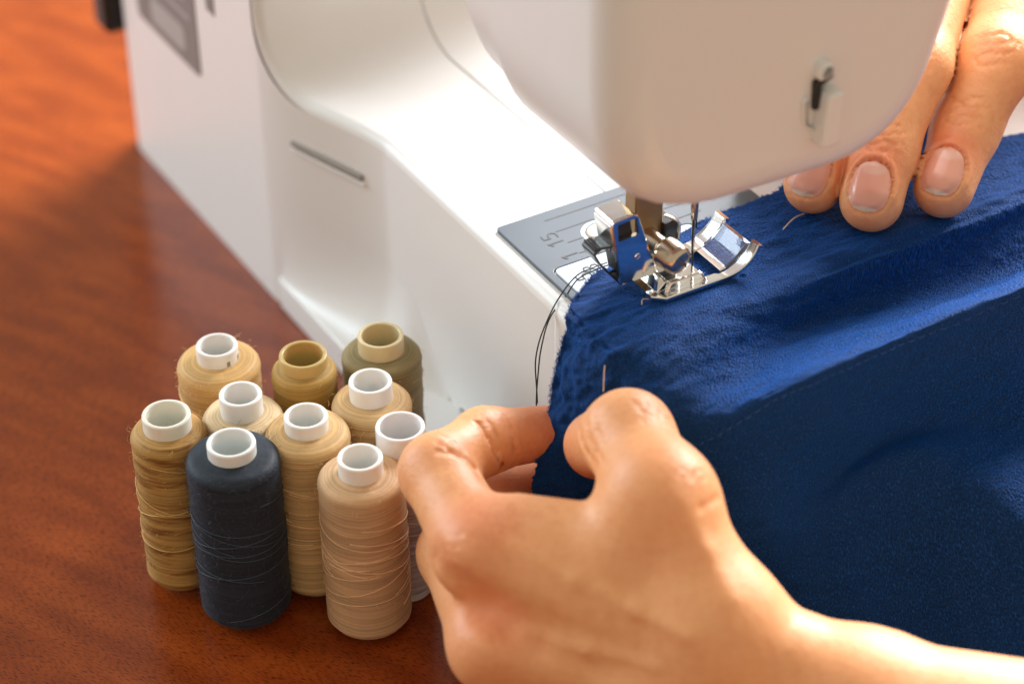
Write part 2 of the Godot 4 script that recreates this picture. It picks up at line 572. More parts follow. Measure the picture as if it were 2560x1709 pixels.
func noise_map(f: FastNoiseLite, size: int, ramp: Array, as_normal := 0.0) -> NoiseTexture2D:
	var t := NoiseTexture2D.new()
	t.width = size
	t.height = size
	t.seamless = true
	t.noise = f
	if as_normal > 0.0:
		t.as_normal_map = true
		t.bump_strength = as_normal
	elif ramp:
		var g := Gradient.new()
		g.offsets = PackedFloat32Array(ramp.map(func(e): return e[0]))
		g.colors = PackedColorArray(ramp.map(func(e): return e[1]))
		t.color_ramp = g
	return t


func lin(r: float, g: float, b: float, a := 1.0) -> Color:
	var c := Color(r, g, b).linear_to_srgb()
	c.a = a
	return c


func plain(color: Color, rough: float, metal := 0.0) -> StandardMaterial3D:
	var m := StandardMaterial3D.new()
	m.albedo_color = color
	m.roughness = rough
	m.metallic = metal
	return m


func thread_map(size: int, seed_: int, spread: float) -> Image:
	# fine windings: thin stripes a little aslant, each of its own tone, with longer patches between
	var im := Image.create(size, size, false, Image.FORMAT_RGB8)
	var r := RandomNumberGenerator.new()
	r.seed = seed_
	var tone := PackedFloat32Array()
	tone.resize(size)
	for i in size:
		tone[i] = r.randf()
	var broad := noise(0.012, seed_ + 7, FastNoiseLite.TYPE_SIMPLEX_SMOOTH, 2)
	for x in size:
		for y in size:
			var s := y + 3.0 * sin(TAU * x / size) + 3.5 * sin(TAU * 2.0 * x / size + 1.3)
			var row := posmod(int(s / 3.0), size)
			var inside := absf(fposmod(s / 3.0, 1.0) - 0.5) * 2.0
			var b := broad.get_noise_2d(0.35 * x if x < size / 2 else 0.35 * (size - x), s * 1.2)
			var k := 1.0 - spread * (0.55 * tone[row] + 0.25 * inside * inside) + 0.22 * spread * b
			im.set_pixel(x, y, Color(k, k, k))
	return im


func make_materials() -> void:
	# white moulded plastic of the machine
	var w := plain(lin(0.80, 0.795, 0.775), 0.3)
	w.metallic_specular = 0.5
	w.normal_enabled = true
	w.normal_texture = noise_map(noise(0.05, 11), 512, [], 1.2)
	w.normal_scale = 0.12
	w.uv1_triplanar = true
	w.uv1_world_triplanar = true
	w.uv1_scale = Vector3(18, 18, 18)
	M.white = w
	M.button = plain(lin(0.62, 0.50, 0.40), 0.4)
	# grey needle plate: fine satin paint
	var g := plain(lin(0.088, 0.108, 0.128), 0.42, 0.0)
	g.normal_enabled = true
	g.normal_texture = noise_map(noise(0.2, 5), 512, [], 2.0)
	g.normal_scale = 0.12
	g.uv1_triplanar = true
	g.uv1_world_triplanar = true
	g.uv1_scale = Vector3(60, 60, 60)
	M.plate = g
	M.plate_edge = plain(lin(0.16, 0.14, 0.10), 0.3, 0.5)
	M.groove = plain(lin(0.075, 0.08, 0.085), 0.7)  # dark tone standing in for the shade inside cut lines
	M.slot_shade_and_print = plain(lin(0.30, 0.265, 0.23), 0.6)  # grey of a painted recess shade; also the print on the tubes
	M.cover = plain(lin(0.66, 0.73, 0.78), 0.25)
	M.chrome = plain(lin(0.82, 0.81, 0.79), 0.10, 1.0)
	M.steel = plain(lin(0.60, 0.50, 0.38), 0.24, 1.0)
	M.bar = plain(lin(0.40, 0.25, 0.11), 0.32, 0.6)  # warm reflection put into the brown base colour
	M.dark_metal = plain(lin(0.045, 0.045, 0.045), 0.3, 0.4)
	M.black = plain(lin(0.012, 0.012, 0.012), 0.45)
	M.label = plain(lin(0.20, 0.195, 0.19), 0.45)
	M.label_print = plain(lin(0.42, 0.41, 0.40), 0.5)
	# clear plastic of the foot
	var c := plain(lin(0.97, 0.98, 1.0, 0.04), 0.04)
	c.refraction_enabled = true
	c.refraction_scale = 0.05
	c.transparency = BaseMaterial3D.TRANSPARENCY_ALPHA
	M.clear = c
	# wood of the table: lacquered, reddish brown, long fine grain
	var t := StandardMaterial3D.new()
	var grain := noise(0.011, 21, FastNoiseLite.TYPE_SIMPLEX_SMOOTH, 5)
	grain.domain_warp_enabled = true
	grain.domain_warp_amplitude = 9.0
	grain.domain_warp_frequency = 0.004
	t.albedo_texture = noise_map(grain, 1024, [[0.0, lin(0.21, 0.036, 0.006)], [0.4, lin(0.26, 0.047, 0.008)], [0.62, lin(0.30, 0.057, 0.009)], [1.0, lin(0.35, 0.072, 0.012)]])
	t.uv1_scale = Vector3(1.3, 5.0, 1)
	t.detail_enabled = true
	t.detail_blend_mode = BaseMaterial3D.BLEND_MODE_MUL
	t.detail_uv_layer = BaseMaterial3D.DETAIL_UV_2
	t.detail_albedo = noise_map(noise(0.05, 31, FastNoiseLite.TYPE_SIMPLEX_SMOOTH, 3), 1024, [[0.0, Color(0.45, 0.4, 0.38)], [0.3, Color(0.72, 0.68, 0.66)], [0.42, Color(1, 1, 1)], [1.0, Color(1, 1, 1)]])
	t.uv2_scale = Vector3(5.0, 34.0, 1)
	t.roughness = 0.21
	t.metallic_specular = 0.4
	M.wood = t
	# skin
	var s := StandardMaterial3D.new()
	s.vertex_color_use_as_albedo = true
	s.albedo_texture = noise_map(noise(0.016, 41, FastNoiseLite.TYPE_SIMPLEX_SMOOTH, 5), 512, [[0.0, Color(0.95, 0.89, 0.86)], [0.5, Color(0.985, 0.96, 0.95)], [1.0, Color(1, 1, 1)]])
	s.roughness = 0.48
	s.metallic_specular = 0.5
	s.uv1_triplanar = true
	s.uv1_world_triplanar = true
	s.uv1_scale = Vector3(38, 38, 38)
	s.normal_enabled = true
	s.normal_texture = noise_map(noise(0.05, 43, FastNoiseLite.TYPE_CELLULAR, 4), 512, [], 4.0)
	s.normal_scale = 0.55
	s.subsurf_scatter_enabled = true
	s.subsurf_scatter_strength = 0.13
	M.skin = s
	var nail := plain(lin(0.66, 0.36, 0.27), 0.2)
	nail.vertex_color_use_as_albedo = true
	nail.albedo_color = Color.WHITE
	M.nail = nail
	# blue crepe cloth
	var f := StandardMaterial3D.new()
	var loops := noise(0.03, 61, FastNoiseLite.TYPE_CELLULAR, 3)
	f.albedo_texture = noise_map(loops, 1024, [[0.0, lin(0.05, 0.045, 0.045)], [0.4, lin(0.13, 0.125, 0.12)], [0.7, lin(0.24, 0.25, 0.245)], [1.0, lin(0.5, 0.53, 0.54)]])
	f.normal_enabled = true
	f.normal_texture = noise_map(noise(0.03, 62, FastNoiseLite.TYPE_CELLULAR, 2), 1024, [], 24.0)
	f.normal_scale = 1.0
	f.roughness = 0.62
	f.metallic_specular = 0.25
	f.rim_enabled = true
	f.albedo_color = lin(0.028, 0.24, 1.0)
	f.rim = 0.9
	f.rim_tint = 1.0
	M.cloth = f
	M.fibre = plain(lin(0.03, 0.10, 0.36), 0.7)
	M.black_thread = plain(lin(0.008, 0.012, 0.012), 0.6)
	M.pale_thread = plain(lin(0.72, 0.52, 0.36), 0.6)


# ------------------------------------------------------------------ bodies as distance fields

class Field:
	# tapered bones joined smoothly; group 0 is the palm and arm, each other group a finger that grows from it
	var a := PackedVector3Array()
	var d := PackedVector3Array()
	var dd := PackedFloat32Array()
	var ra := PackedFloat32Array()
	var rb := PackedFloat32Array()
	var g := PackedInt32Array()
	var ca := PackedVector3Array()
	var cd := PackedVector3Array()
	var cdd := PackedFloat32Array()
	var deep := PackedFloat32Array()
	var wide := PackedFloat32Array()
	var every := PackedInt32Array()
	var folds := PackedInt32Array()
	var join_palm := 6.5
	var join_finger := 4.0
	var join_root := 6.0

	func bone(p: Vector3, q: Vector3, r1: float, r2: float, group: int) -> void:
		every.append(a.size())
		a.append(p)
		d.append(q - p)
		dd.append(maxf(1e-6, (q - p).length_squared()))
		ra.append(r1)
		rb.append(r2)
		g.append(group)

	func fold(p: Vector3, q: Vector3, depth: float, width: float) -> void:
		folds.append(ca.size())
		ca.append(p)
		cd.append(q - p)
		cdd.append(maxf(1e-6, (q - p).length_squared()))
		deep.append(depth)
		wide.append(width)

	func at(p: Vector3, list: PackedInt32Array, creases: PackedInt32Array) -> float:
		var palm := 1e9
		var best := 1e9
		var cur := 1e9
		var group := 0
		for i in list:
			var gi := g[i]
			if gi != group:
				if group > 0:
					var h := maxf(join_root - absf(cur - palm), 0.0) / join_root
					var f := minf(cur, palm) - h * h * join_root * 0.25
					var h2 := maxf(0.8 - absf(f - best), 0.0) / 0.8
					best = minf(best, f) - h2 * h2 * 0.2
				else:
					palm = cur
				cur = 1e9
				group = gi
			var r := p - a[i]
			var t := clampf(r.dot(d[i]) / dd[i], 0.0, 1.0)
			var e := (r - d[i] * t).length() - ra[i] - (rb[i] - ra[i]) * t
			var k := join_palm if gi == 0 else join_finger
			var hh := maxf(k - absf(cur - e), 0.0) / k
			cur = minf(cur, e) - hh * hh * k * 0.25
		if group > 0:
			var h := maxf(join_root - absf(cur - palm), 0.0) / join_root
			var f := minf(cur, palm) - h * h * join_root * 0.25
			var h2 := maxf(0.8 - absf(f - best), 0.0) / 0.8
			best = minf(best, f) - h2 * h2 * 0.2
		else:
			palm = cur
			best = minf(best, palm)
		for i in creases:
			var r := p - ca[i]
			var t := clampf(r.dot(cd[i]) / cdd[i], 0.0, 1.0)
			var q := (r - cd[i] * t).length_squared() / (wide[i] * wide[i])
			if q < 6.0:
				best += deep[i] * exp(-q)
		return best

	func whole(p: Vector3) -> float:
		return at(p, every, folds)

	# first point on the surface met from `from` towards `dir`
	func hit(from: Vector3, dir: Vector3) -> Vector3:
		var p := from
		for i in 60:
			var e := whole(p)
			if e < 0.01:
				break
			p += dir * e * 0.8
		return p

	func surface(cell: float, inside: AABB, tint: Callable) -> Shape:
		var s := Shape.new()
		var n := 8
		var size := cell * n
		var blocks := {}
		for i in a.size():
			var r := maxf(ra[i], rb[i]) + (6.0 if g[i] == 0 else 2.5)
			var lo := a[i].min(a[i] + d[i]) - Vector3(r, r, r)
			var hi := a[i].max(a[i] + d[i]) + Vector3(r, r, r)
			lo = lo.max(inside.position)
			hi = hi.min(inside.end)
			if lo.x > hi.x or lo.y > hi.y or lo.z > hi.z:
				continue
			for x in range(floori(lo.x / size), floori(hi.x / size) + 1):
				for y in range(floori(lo.y / size), floori(hi.y / size) + 1):
					for z in range(floori(lo.z / size), floori(hi.z / size) + 1):
						var key := Vector3i(x, y, z)
						if blocks.has(key):
							continue
						blocks[key] = null
		var cells := {}
		var store := {}
		var near_of := {}
		var half := size * 0.87
		for key: Vector3i in blocks.keys():
			var mid := (Vector3(key) + Vector3(0.5, 0.5, 0.5)) * size
			var list := PackedInt32Array()
			for i in a.size():
				var r := mid - a[i]
				var t := clampf(r.dot(d[i]) / dd[i], 0.0, 1.0)
				if (r - d[i] * t).length() - lerpf(ra[i], rb[i], t) < half + 11.0:
					list.append(i)
			var cl := PackedInt32Array()
			for i in ca.size():
				var r := mid - ca[i]
				var t := clampf(r.dot(cd[i]) / cdd[i], 0.0, 1.0)
				if (r - cd[i] * t).length() < half + wide[i] * 2.4:
					cl.append(i)
			if list.is_empty():
				continue
			if absf(at(mid, list, cl)) > half + 5.0:
				continue
			var val := PackedFloat32Array()
			val.resize((n + 1) * (n + 1) * (n + 1))
			var base := Vector3(key) * size
			var w := 0
			for z in n + 1:
				for y in n + 1:
					for x in n + 1:
						if x < n and y < n and z < n:
							val[w] = at(base + Vector3(x, y, z) * cell, list, cl)
						w += 1
			store[key] = val
			near_of[key] = [list, cl]
		var m := n + 1
		# nodes on the far sides belong to the next block, so that neighbours agree
		for key: Vector3i in store.keys():
			var val: PackedFloat32Array = store[key]
			var base := Vector3(key) * size
			for z in m:
				for y in m:
					for x in m:
						if x < n and y < n and z < n:
							continue
						var other := key + Vector3i(1 if x == n else 0, 1 if y == n else 0, 1 if z == n else 0)
						if store.has(other):
							val[x + y * m + z * m * m] = store[other][(x % n) + (y % n) * m + (z % n) * m * m]
						else:
							val[x + y * m + z * m * m] = at(base + Vector3(x, y, z) * cell, near_of[key][0], near_of[key][1])
			store[key] = val
		for key: Vector3i in store.keys():
			var val: PackedFloat32Array = store[key]
			var lists: Array = near_of[key]
			for z in n:
				for y in n:
					for x in n:
						var o := x + y * m + z * m * m
						var c := [val[o], val[o + 1], val[o + m], val[o + m + 1], val[o + m * m], val[o + m * m + 1], val[o + m * m + m], val[o + m * m + m + 1]]
						var neg := 0
						for e in c:
							if e < 0.0:
								neg += 1
						if neg == 0 or neg == 8:
							continue
						var sum := Vector3.ZERO
						var cnt := 0
						for axis in 3:
							var step := 1 << axis
							for k in 8:
								if k & step:
									continue
								var p: float = c[k]
								var q: float = c[k | step]
								if (p < 0.0) != (q < 0.0):
									var pos := Vector3(k & 1, (k >> 1) & 1, (k >> 2) & 1)
									pos[axis] = p / (p - q)
									sum += pos
									cnt += 1
						var cellid := key * n + Vector3i(x, y, z)
						var P := (Vector3(cellid) + sum / cnt) * cell
						# settle on the surface and take its normal
						var list: PackedInt32Array = lists[0]
						var cl: PackedInt32Array = lists[1]
						var e0 := at(P, list, cl)
						var h := 0.25
						var grad := Vector3(at(P + Vector3(h, 0, 0), list, cl) - e0, at(P + Vector3(0, h, 0), list, cl) - e0, at(P + Vector3(0, 0, h), list, cl) - e0)
						var gl := grad.length()
						if gl > 1e-6:
							grad /= gl
							P -= grad * clampf(e0, -cell, cell)
						cells[cellid] = s.v.size()
						s.point(P, Vector2.ZERO, tint.call(P))
						s.n.append(grad)
		for key: Vector3i in store.keys():
			var val: PackedFloat32Array = store[key]
			for z in n:
				for y in n:
					for x in n:
						var o := x + y * m + z * m * m
						var v0 := val[o]
						var id := key * n + Vector3i(x, y, z)
						for axis in 3:
							var v1 := val[o + (1 if axis == 0 else m if axis == 1 else m * m)]
							if (v0 < 0.0) == (v1 < 0.0):
								continue
							var e1 := Vector3i.ZERO
							var e2 := Vector3i.ZERO
							e1[(axis + 1) % 3] = 1
							e2[(axis + 2) % 3] = 1
							var A = cells.get(id - e1 - e2)
							var B = cells.get(id - e2)
							var C = cells.get(id)
							var D = cells.get(id - e1)
							if A == null or B == null or C == null or D == null:
								continue
							if v0 < 0.0:
								s.quad(A, D, C, B)
							else:
								s.quad(A, B, C, D)
		return s


# ------------------------------------------------------------------ the scene

func _ready() -> void:
	rng.seed = 4711
	set_view_and_light()
	make_materials()
	build_table()
	build_machine()
	build_spools()
	build_cloth()
	build_person()
	build_threads()


func set_view_and_light() -> void:
	var cam := Camera3D.new()
	cam.name = "camera"
	var at := CameraAttributesPhysical.new()
	at.frustum_focal_length = 88.78
	at.frustum_focus_distance = 0.652
	at.exposure_aperture = 7.1
	at.frustum_near = 0.01
	at.frustum_far = 30.0
	cam.attributes = at
	cam.fov = 15.4
	cam.near = 0.01
	cam.far = 30.0
	add_child(cam)
	cam.transform = Transform3D(Basis(CAM_X, CAM_Y, CAM_Z), CAM_POS)
	cam.current = true
	var e := Environment.new()
	e.background_mode = Environment.BG_COLOR
	e.background_color = lin(0.57, 0.50, 0.40)
	e.tonemap_mode = Environment.TONE_MAPPER_LINEAR
	e.tonemap_exposure = 1.08
	e.sdfgi_enabled = true
	e.ssao_enabled = true
	e.ssil_enabled = true
	var we := WorldEnvironment.new()
	we.name = "surroundings"
	we.environment = e
	add_child(we)
	# the room's two windows: a bright one behind the machine on the sewer's side, a dimmer one to the left
	window(V(1580, 1130, -850), V(0, 80, -40), Vector2(1.3, 1.0), Color(0.98, 0.985, 1.0), 16.0)
	window(V(-950, 750, -1500), V(-60, 60, -60), Vector2(1.1, 1.1), Color(0.88, 0.95, 1.0), 2.7)


func window(from: Vector3, to: Vector3, size: Vector2, color: Color, energy: float) -> void:
	var l := AreaLight3D.new()
	l.name = "window_light"
	add_child(l, true)
	l.area_size = size
	l.light_color = color
	l.light_energy = energy
	l.shadow_enabled = true
	l.look_at_from_position(from * MM, to * MM, Vector3.UP)


func build_table() -> void:
	var s := Shape.new()
	s.add(rounded_box(V(60, -15, -150), V(1300, 30, 1100), 4.0, 2))
	# the grain runs along the board
	var turn := 1.11
	for i in s.v.size():
		var p := s.v[i]
		s.uv[i] = Vector2(p.x * cos(turn) + p.z * sin(turn), p.z * cos(turn) - p.x * sin(turn)) / 700.0
	var o := MeshInstance3D.new()
	o.name = "table_top"
	var m := s.mesh()
	var arrays := m.surface_get_arrays(0)
	arrays[Mesh.ARRAY_TEX_UV2] = arrays[Mesh.ARRAY_TEX_UV]
	var m2 := ArrayMesh.new()
	m2.add_surface_from_arrays(Mesh.PRIMITIVE_TRIANGLES, arrays)
	o.mesh = m2
	o.material_override = M.wood
	o.set_meta("kind", "structure")
	o.set_meta("label", "glossy reddish brown wooden table top with fine dark grain")
	add_child(o)


func build_machine() -> void:
	var t := thing("sewing_machine", "white electric sewing machine with chrome presser foot lowered on blue cloth", "sewing machine")
	machine_body(t)
	machine_arm(t)
	machine_plate(t)
	machine_foot(t)


func rear_x(z: float) -> float:
	# outline of the machine's rear side, seen from above
	if z > -100.0:
		return -36.6
	if z < -152.0:
		return -50.6
	var k := (-100.0 - z) / 52.0
	return lerpf(-36.6, -50.6, smoothstep(0.0, 1.0, k) * 0.45 + k * 0.55)


func machine_body(t: Node3D) -> void:
	# profile along the machine: flat bed, hollow curve, pillar
	var prof := []
	var norms := []
	var zs := [18.0]
	while zs[zs.size() - 1] > -128.0:
		zs.append(zs[zs.size() - 1] - (6.0 if zs[zs.size() - 1] > -94.0 else 2.0))
	for z in zs:
		prof.append(Vector2(maxf(z, -130.0), 79.0))
		norms.append(Vector2(0, 1))
	for i in 13:
		var a := PI / 2.0 * i / 12.0
		prof.append(Vector2(-130.0 - 20.0 * sin(a), 79.0 + 20.0 * (1.0 - cos(a))))
		norms.append(Vector2(sin(a), cos(a)))
	for y in [130.0, 180.0, 240.0, 300.0]:
		prof.append(Vector2(-150.0, y))
		norms.append(Vector2(1, 0))
	var r := 3.2
	var seam := 2.3
	# rear cover: bed and pillar face up to the seam, rounded rear edge, rear wall
	var s := Shape.new()
	var rows := []
	for i in prof.size():
		var q: Vector2 = prof[i]
		var nn: Vector2 = norms[i]
		var xr := rear_x(q.x)
		var row := []
		for k in 7:
			var a := PI / 2.0 * (6 - k) / 6.0
			var dn := -r * (1.0 - cos(a))
			row.append(V(xr + r - r * sin(a), q.y + nn.y * dn, q.x + nn.x * dn))
		for k in range(1, 7):
			row.append(V(lerpf(xr + r, seam, k / 6.0), q.y, q.x))
		rows.append(row)
	s.sheet(rows)
	# rear wall, in columns
	var cols := []
	for i in prof.size():
		var p: Vector3 = rows[i][0]
		if i < prof.size() - 4:
			cols.append([p.z, p.y])
	var top_rows := []
	for c in cols:
		var col := []
		for k in 9:
			col.append(V(rear_x(c[0]), lerpf(12.2 if c[0] > -66.0 else 0.0, c[1], k / 8.0), c[0]))
		top_rows.append(col)
	var wall := Shape.new()
	wall.sheet(top_rows)
	var zc: float = cols[cols.size() - 1][0]
	var far := []
	for z in [zc, zc - 40.0, -240.0, -256.0]:
		var col := []
		for k in 13:
			col.append(V(rear_x(z), 300.0 * k / 12.0, z))
		far.append(col)
	for k in 6:
		var a := PI / 2.0 * (k + 1) / 6.0
		var col := []
		for j in 13:
			col.append(V(-50.6 + 8.0 * (1.0 - cos(a)), 300.0 * j / 12.0, -256.0 - 8.0 * sin(a)))
		far.append(col)
	var endcol := []
	for j in 13:
		endcol.append(V(70, 300.0 * j / 12.0, -264))
	wall.smooth()
	var back := Shape.new()
	back.sheet(far)
	back.smooth()
	var last := Shape.new()
	last.sheet([far[far.size() - 1], endcol])
	last.smooth()
	s.smooth()
	for w in [wall, back, last]:
		var probe: int = w.v.size() / 2
		var want := V(-1, 0, 0) if w != last else V(0, 0, -1)
		if w.n[probe].dot(want) < 0.0:
			turn_over(w)
	if s.n[9].y < 0.0:
		turn_over(s)
	s.add(wall)
	s.add(back)
	s.add(last)
	# near end of the free arm and the pillar's roof
	var cap := Shape.new()
	cap.sheet([[V(-36.6, 12.2, 18), V(76, 12.2, 18)], [V(-36.6, 76, 18), V(76, 76, 18)]])
	cap.sheet([[V(-36.6, 76, 18), V(76, 76, 18)], [V(-36.6 + r, 79, 18), V(76, 79, 18)]])
	cap.smooth()
	if cap.n[0].z < 0.0:
		turn_over(cap)
	s.add(cap)
	part("rear_cover", s, M.white, t)
	# front cover, a hair above, so that a seam line shows between them
	var f := Shape.new()
	var frows := []
	for i in prof.size():
		var q: Vector2 = prof[i]
		var nn: Vector2 = norms[i]
		var lift := 0.35
		var row := [V(seam + 0.2, q.y - nn.y * 1.4, q.x - nn.x * 1.4), V(seam + 0.2, q.y + nn.y * (lift - 0.3), q.x + nn.x * (lift - 0.3)), V(seam + 0.55, q.y + nn.y * lift, q.x + nn.x * lift)]
		for k in range(1, 7):
			row.append(V(lerpf(seam + 0.55, 76.0, k / 6.0), q.y + nn.y * lift, q.x + nn.x * lift))
		frows.append(row)
	f.sheet(frows)
	f.smooth()
	if f.n[6].y < 0.0:
		turn_over(f)
	var ff := Shape.new()
	ff.sheet([[V(76, 0, 18), V(76, 79.35, 18)], [V(76, 0, -150), V(76, 79.35, -150)]])
	ff.sheet([[V(76, 0, -150), V(76, 300, -150)], [V(76, 0, -264), V(76, 300, -264)]])
	ff.smooth()
	if ff.n[0].x < 0.0:
		turn_over(ff)
	f.add(ff)
	part("front_cover", f, M.white, t)
	part("top_cover", rounded_box(V(12.7, 299, -207), V(127, 8, 115), 3.0), M.white, t)
	# extension of the bed on the sewer's side
	part("extension_table", rounded_box(V(126, 74, -65), V(98, 10, 140), 3.0), M.white, t)
	for p in [V(168, 34.5, -125), V(168, 34.5, -5)]:
		part("leg", rounded_box(p, V(10, 69, 10), 2.0), M.white, t)
	# base rim along the foot of the machine
	var outline := rounded([Vector3(-51.4, -148, 2), Vector3(-51.4, 14, 6), Vector3(60, 14, 3), Vector3(60, -60, 2), Vector3(-22, -66, 2), Vector3(-22, -148, 2)], 2.0, 6)
	part("base_rim", prism(outline, 0.2, 11.0, 0.7, flat_place(), false), M.white, t)
	# hollow between the rim and the free arm
	var cove := Shape.new()
	var crow := []
	for i in 30:
		var z := -146.0 + i * (80.0 / 29.0)
		var grow := clampf((-64.0 - z) / 26.0, 0.0, 1.0)
		var rr := 0.8 + 17.0 * smoothstep(0.0, 1.0, grow)
		var row := []
		for k in 9:
			var a := PI / 2.0 * k / 8.0
			row.append(V(rear_x(z) - minf(rr * 0.75, rear_x(z) + 50.9) * (1.0 - sin(a)) - 0.03, 10.9 + rr * 1.4 * (1.0 - cos(a)), z))
		crow.append(row)
	cove.sheet(crow)
	cove.smooth()
	if cove.n[40].x > 0.0:
		turn_over(cove)
	part("base_cove", cove, M.white, t)
	# cap that closes the free arm
	part("end_cap", rounded_box(V(-20, 47.6, 4.9), V(34.2, 62, 27.8), 2.6, 4), M.white, t)
	# grey strip on the flaring side, recess shade put into its colour
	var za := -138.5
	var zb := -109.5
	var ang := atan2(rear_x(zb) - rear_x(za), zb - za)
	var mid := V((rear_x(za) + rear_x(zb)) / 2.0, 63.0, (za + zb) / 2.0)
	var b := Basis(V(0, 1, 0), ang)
	part("slot_shade_strip", rounded_box(mid + b * V(0.0, 0, 0), V(2.0, 2.2, 30.0), 0.9, 3, b), M.slot_shade_and_print, t)
	part("slot_lip", rounded_box(mid + b * V(0.2, -1.9, 0.5), V(2.2, 0.9, 30.5), 0.4, 2, b), M.white, t)
	# rating plate on the rear of the pillar
	var lab := part("rating_plate", prism(rounded([Vector2(-243, 58), Vector2(-195, 57.5), Vector2(-195, 96), Vector2(-243, 96)], 3.0), -50.9, -50.62, 0.1, func(a, bb, h): return V(h, bb, a)), M.label, t)
	part("printed_panel", prism(rounded([Vector2(-231, 61.5), Vector2(-205, 61.5), Vector2(-205, 70.5), Vector2(-231, 70.5)], 3.0), -51.0, -50.91, 0.03, func(a, bb, h): return V(h, bb, a)), M.label_print, lab)
	for k in 3:
		part("printed_line", rounded_box(V(-50.95, 76.0 + k * 5.5, -218), V(0.1, 1.3, 36.0 - k * 5.0), 0.04, 1), M.label_print, lab)
	part("maker_mark", rounded_box(V(-50.7, 90, -183), V(0.3, 8, 6), 0.1, 1), M.label, t)
	# socket block on the far side
	part("power_socket", rounded_box(V(-46, 69, -269), V(18, 56, 12), 3.0), M.black, t)


func turn_over(s: Shape) -> void:
	for i in range(0, s.tri.size(), 3):
		var k := s.tri[i + 1]
		s.tri[i + 1] = s.tri[i + 2]
		s.tri[i + 2] = k
	for i in s.n.size():
		s.n[i] = -s.n[i]


func machine_arm(t: Node3D) -> void:
	# cross-section of the head; its underside rises behind the needle
	var base := rounded([Vector3(-46.5, 290, 25), Vector3(-45.5, 121.5, 36), Vector3(42.5, 118.8, 26), Vector3(66, 190, 30), Vector3(66, 290, 25)], 20.0, 12)
	base = ccw(base)
	var rings := []
	var zs := [[31.5, 14.0], [35.0, 11.0]]
	var list := []
	# near end rounded over
	for k in 9:
		var a := PI / 2.0 * k / 8.0
		list.append([33.0 - 11.0 * (1.0 - sin(a)) , 11.0 * (1.0 - cos(a)), 0.0])
	list.reverse()
	var zz := [[10.0, 0.0, 0.0], [-10.0, 0.0, 0.0], [-18.0, 0.0, 0.0], [-21.0, 0.0, 2.0], [-25.0, 0.0, 4.6], [-32.0, 0.0, 5.4], [-35.0, 0.0, 8.0], [-40.0, 0.0, 14.0], [-50.0, 0.0, 25.0], [-65.0, 0.0, 33.0], [-100.0, 0.0, 36.0], [-135.0, 0.0, 40.0], [-155.0, 0.0, 50.0]]
	list.append_array(zz)
	for l in list:
		var ring := []
		for q in (inset(base, l[1]) if l[1] > 0.0 else base):
			var lift: float = l[2] * clampf((210.0 - q.y) / 70.0, 0.0, 1.0)
			ring.append(V(q.x, q.y + lift, l[0]))
		rings.append(ring)
	var s := Shape.new()
	s.sheet(rings, true)
	s.smooth()
	var cap := Shape.new()
	cap.flat(rings[0])
	cap.smooth()
	if cap.n[0].z < 0.0:
		turn_over(cap)
	var mid := Vector3.ZERO
	for p in rings[12]:
		mid += p
	mid /= rings[12].size()
	var k0: int = 12 * rings[0].size()
	if s.n[k0].dot(s.v[k0] - mid) < 0.0:
		turn_over(s)
	part("arm", s, M.white, t)
	part("face_plate", cap, M.white, t)
	# seam line on the rear side of the arm and a mould dimple
	# thread cutter on the end face
	var zc := 33.2
	var c := part("thread_cutter", prism(rounded([Vector3(9.66, 133.62, 1.5), Vector3(15.24, 133.62, 1.5), Vector3(16.14, 148.06, 2.0), Vector3(11.28, 148.06, 2.0)], 1.5), zc - 0.8, zc + 4.6, 0.7, side_place(), true), M.white, t)
	part("hook", prism(rounded([Vector3(6.42, 146.04, 1.0), Vector3(8.04, 146.96, 1.0), Vector3(8.58, 139.14, 1.6), Vector3(10.65, 136.38, 1.0), Vector3(7.05, 139.14, 1.5)], 1.0), zc - 0.8, zc + 0.9, 0.35, side_place(), true), M.white, c)
	part("guard", prism(rounded([Vector3(9.30, 151.01, 1.5), Vector3(13.98, 151.38, 1.8), Vector3(13.80, 155.42, 2.0), Vector3(10.02, 155.24, 2.0)], 1.5), zc - 0.8, zc + 2.6, 0.7, side_place(), true), M.white, c)
	part("blade", prism([Vector2(9.30, 150.27), Vector2(14.34, 151.74), Vector2(14.52, 150.55), Vector2(11.28, 148.98), Vector2(11.10, 142.91), Vector2(9.48, 142.91)], zc - 0.5, zc + 1.3, 0.1, side_place()), M.black, c)


func facing_disc(at: Vector3, n: Vector3, r: float, h: float) -> Shape:
	var s := facing(lathe([Vector2(0.01, h), Vector2(r * 0.8, h), Vector2(r, h * 0.4), Vector2(r, 0)], 28))
	var b := Basis(Quaternion(Vector3.UP, n.normalized()))
	for i in s.v.size():
		s.v[i] = at + b * s.v[i]
		s.n[i] = b * s.n[i]
	return s


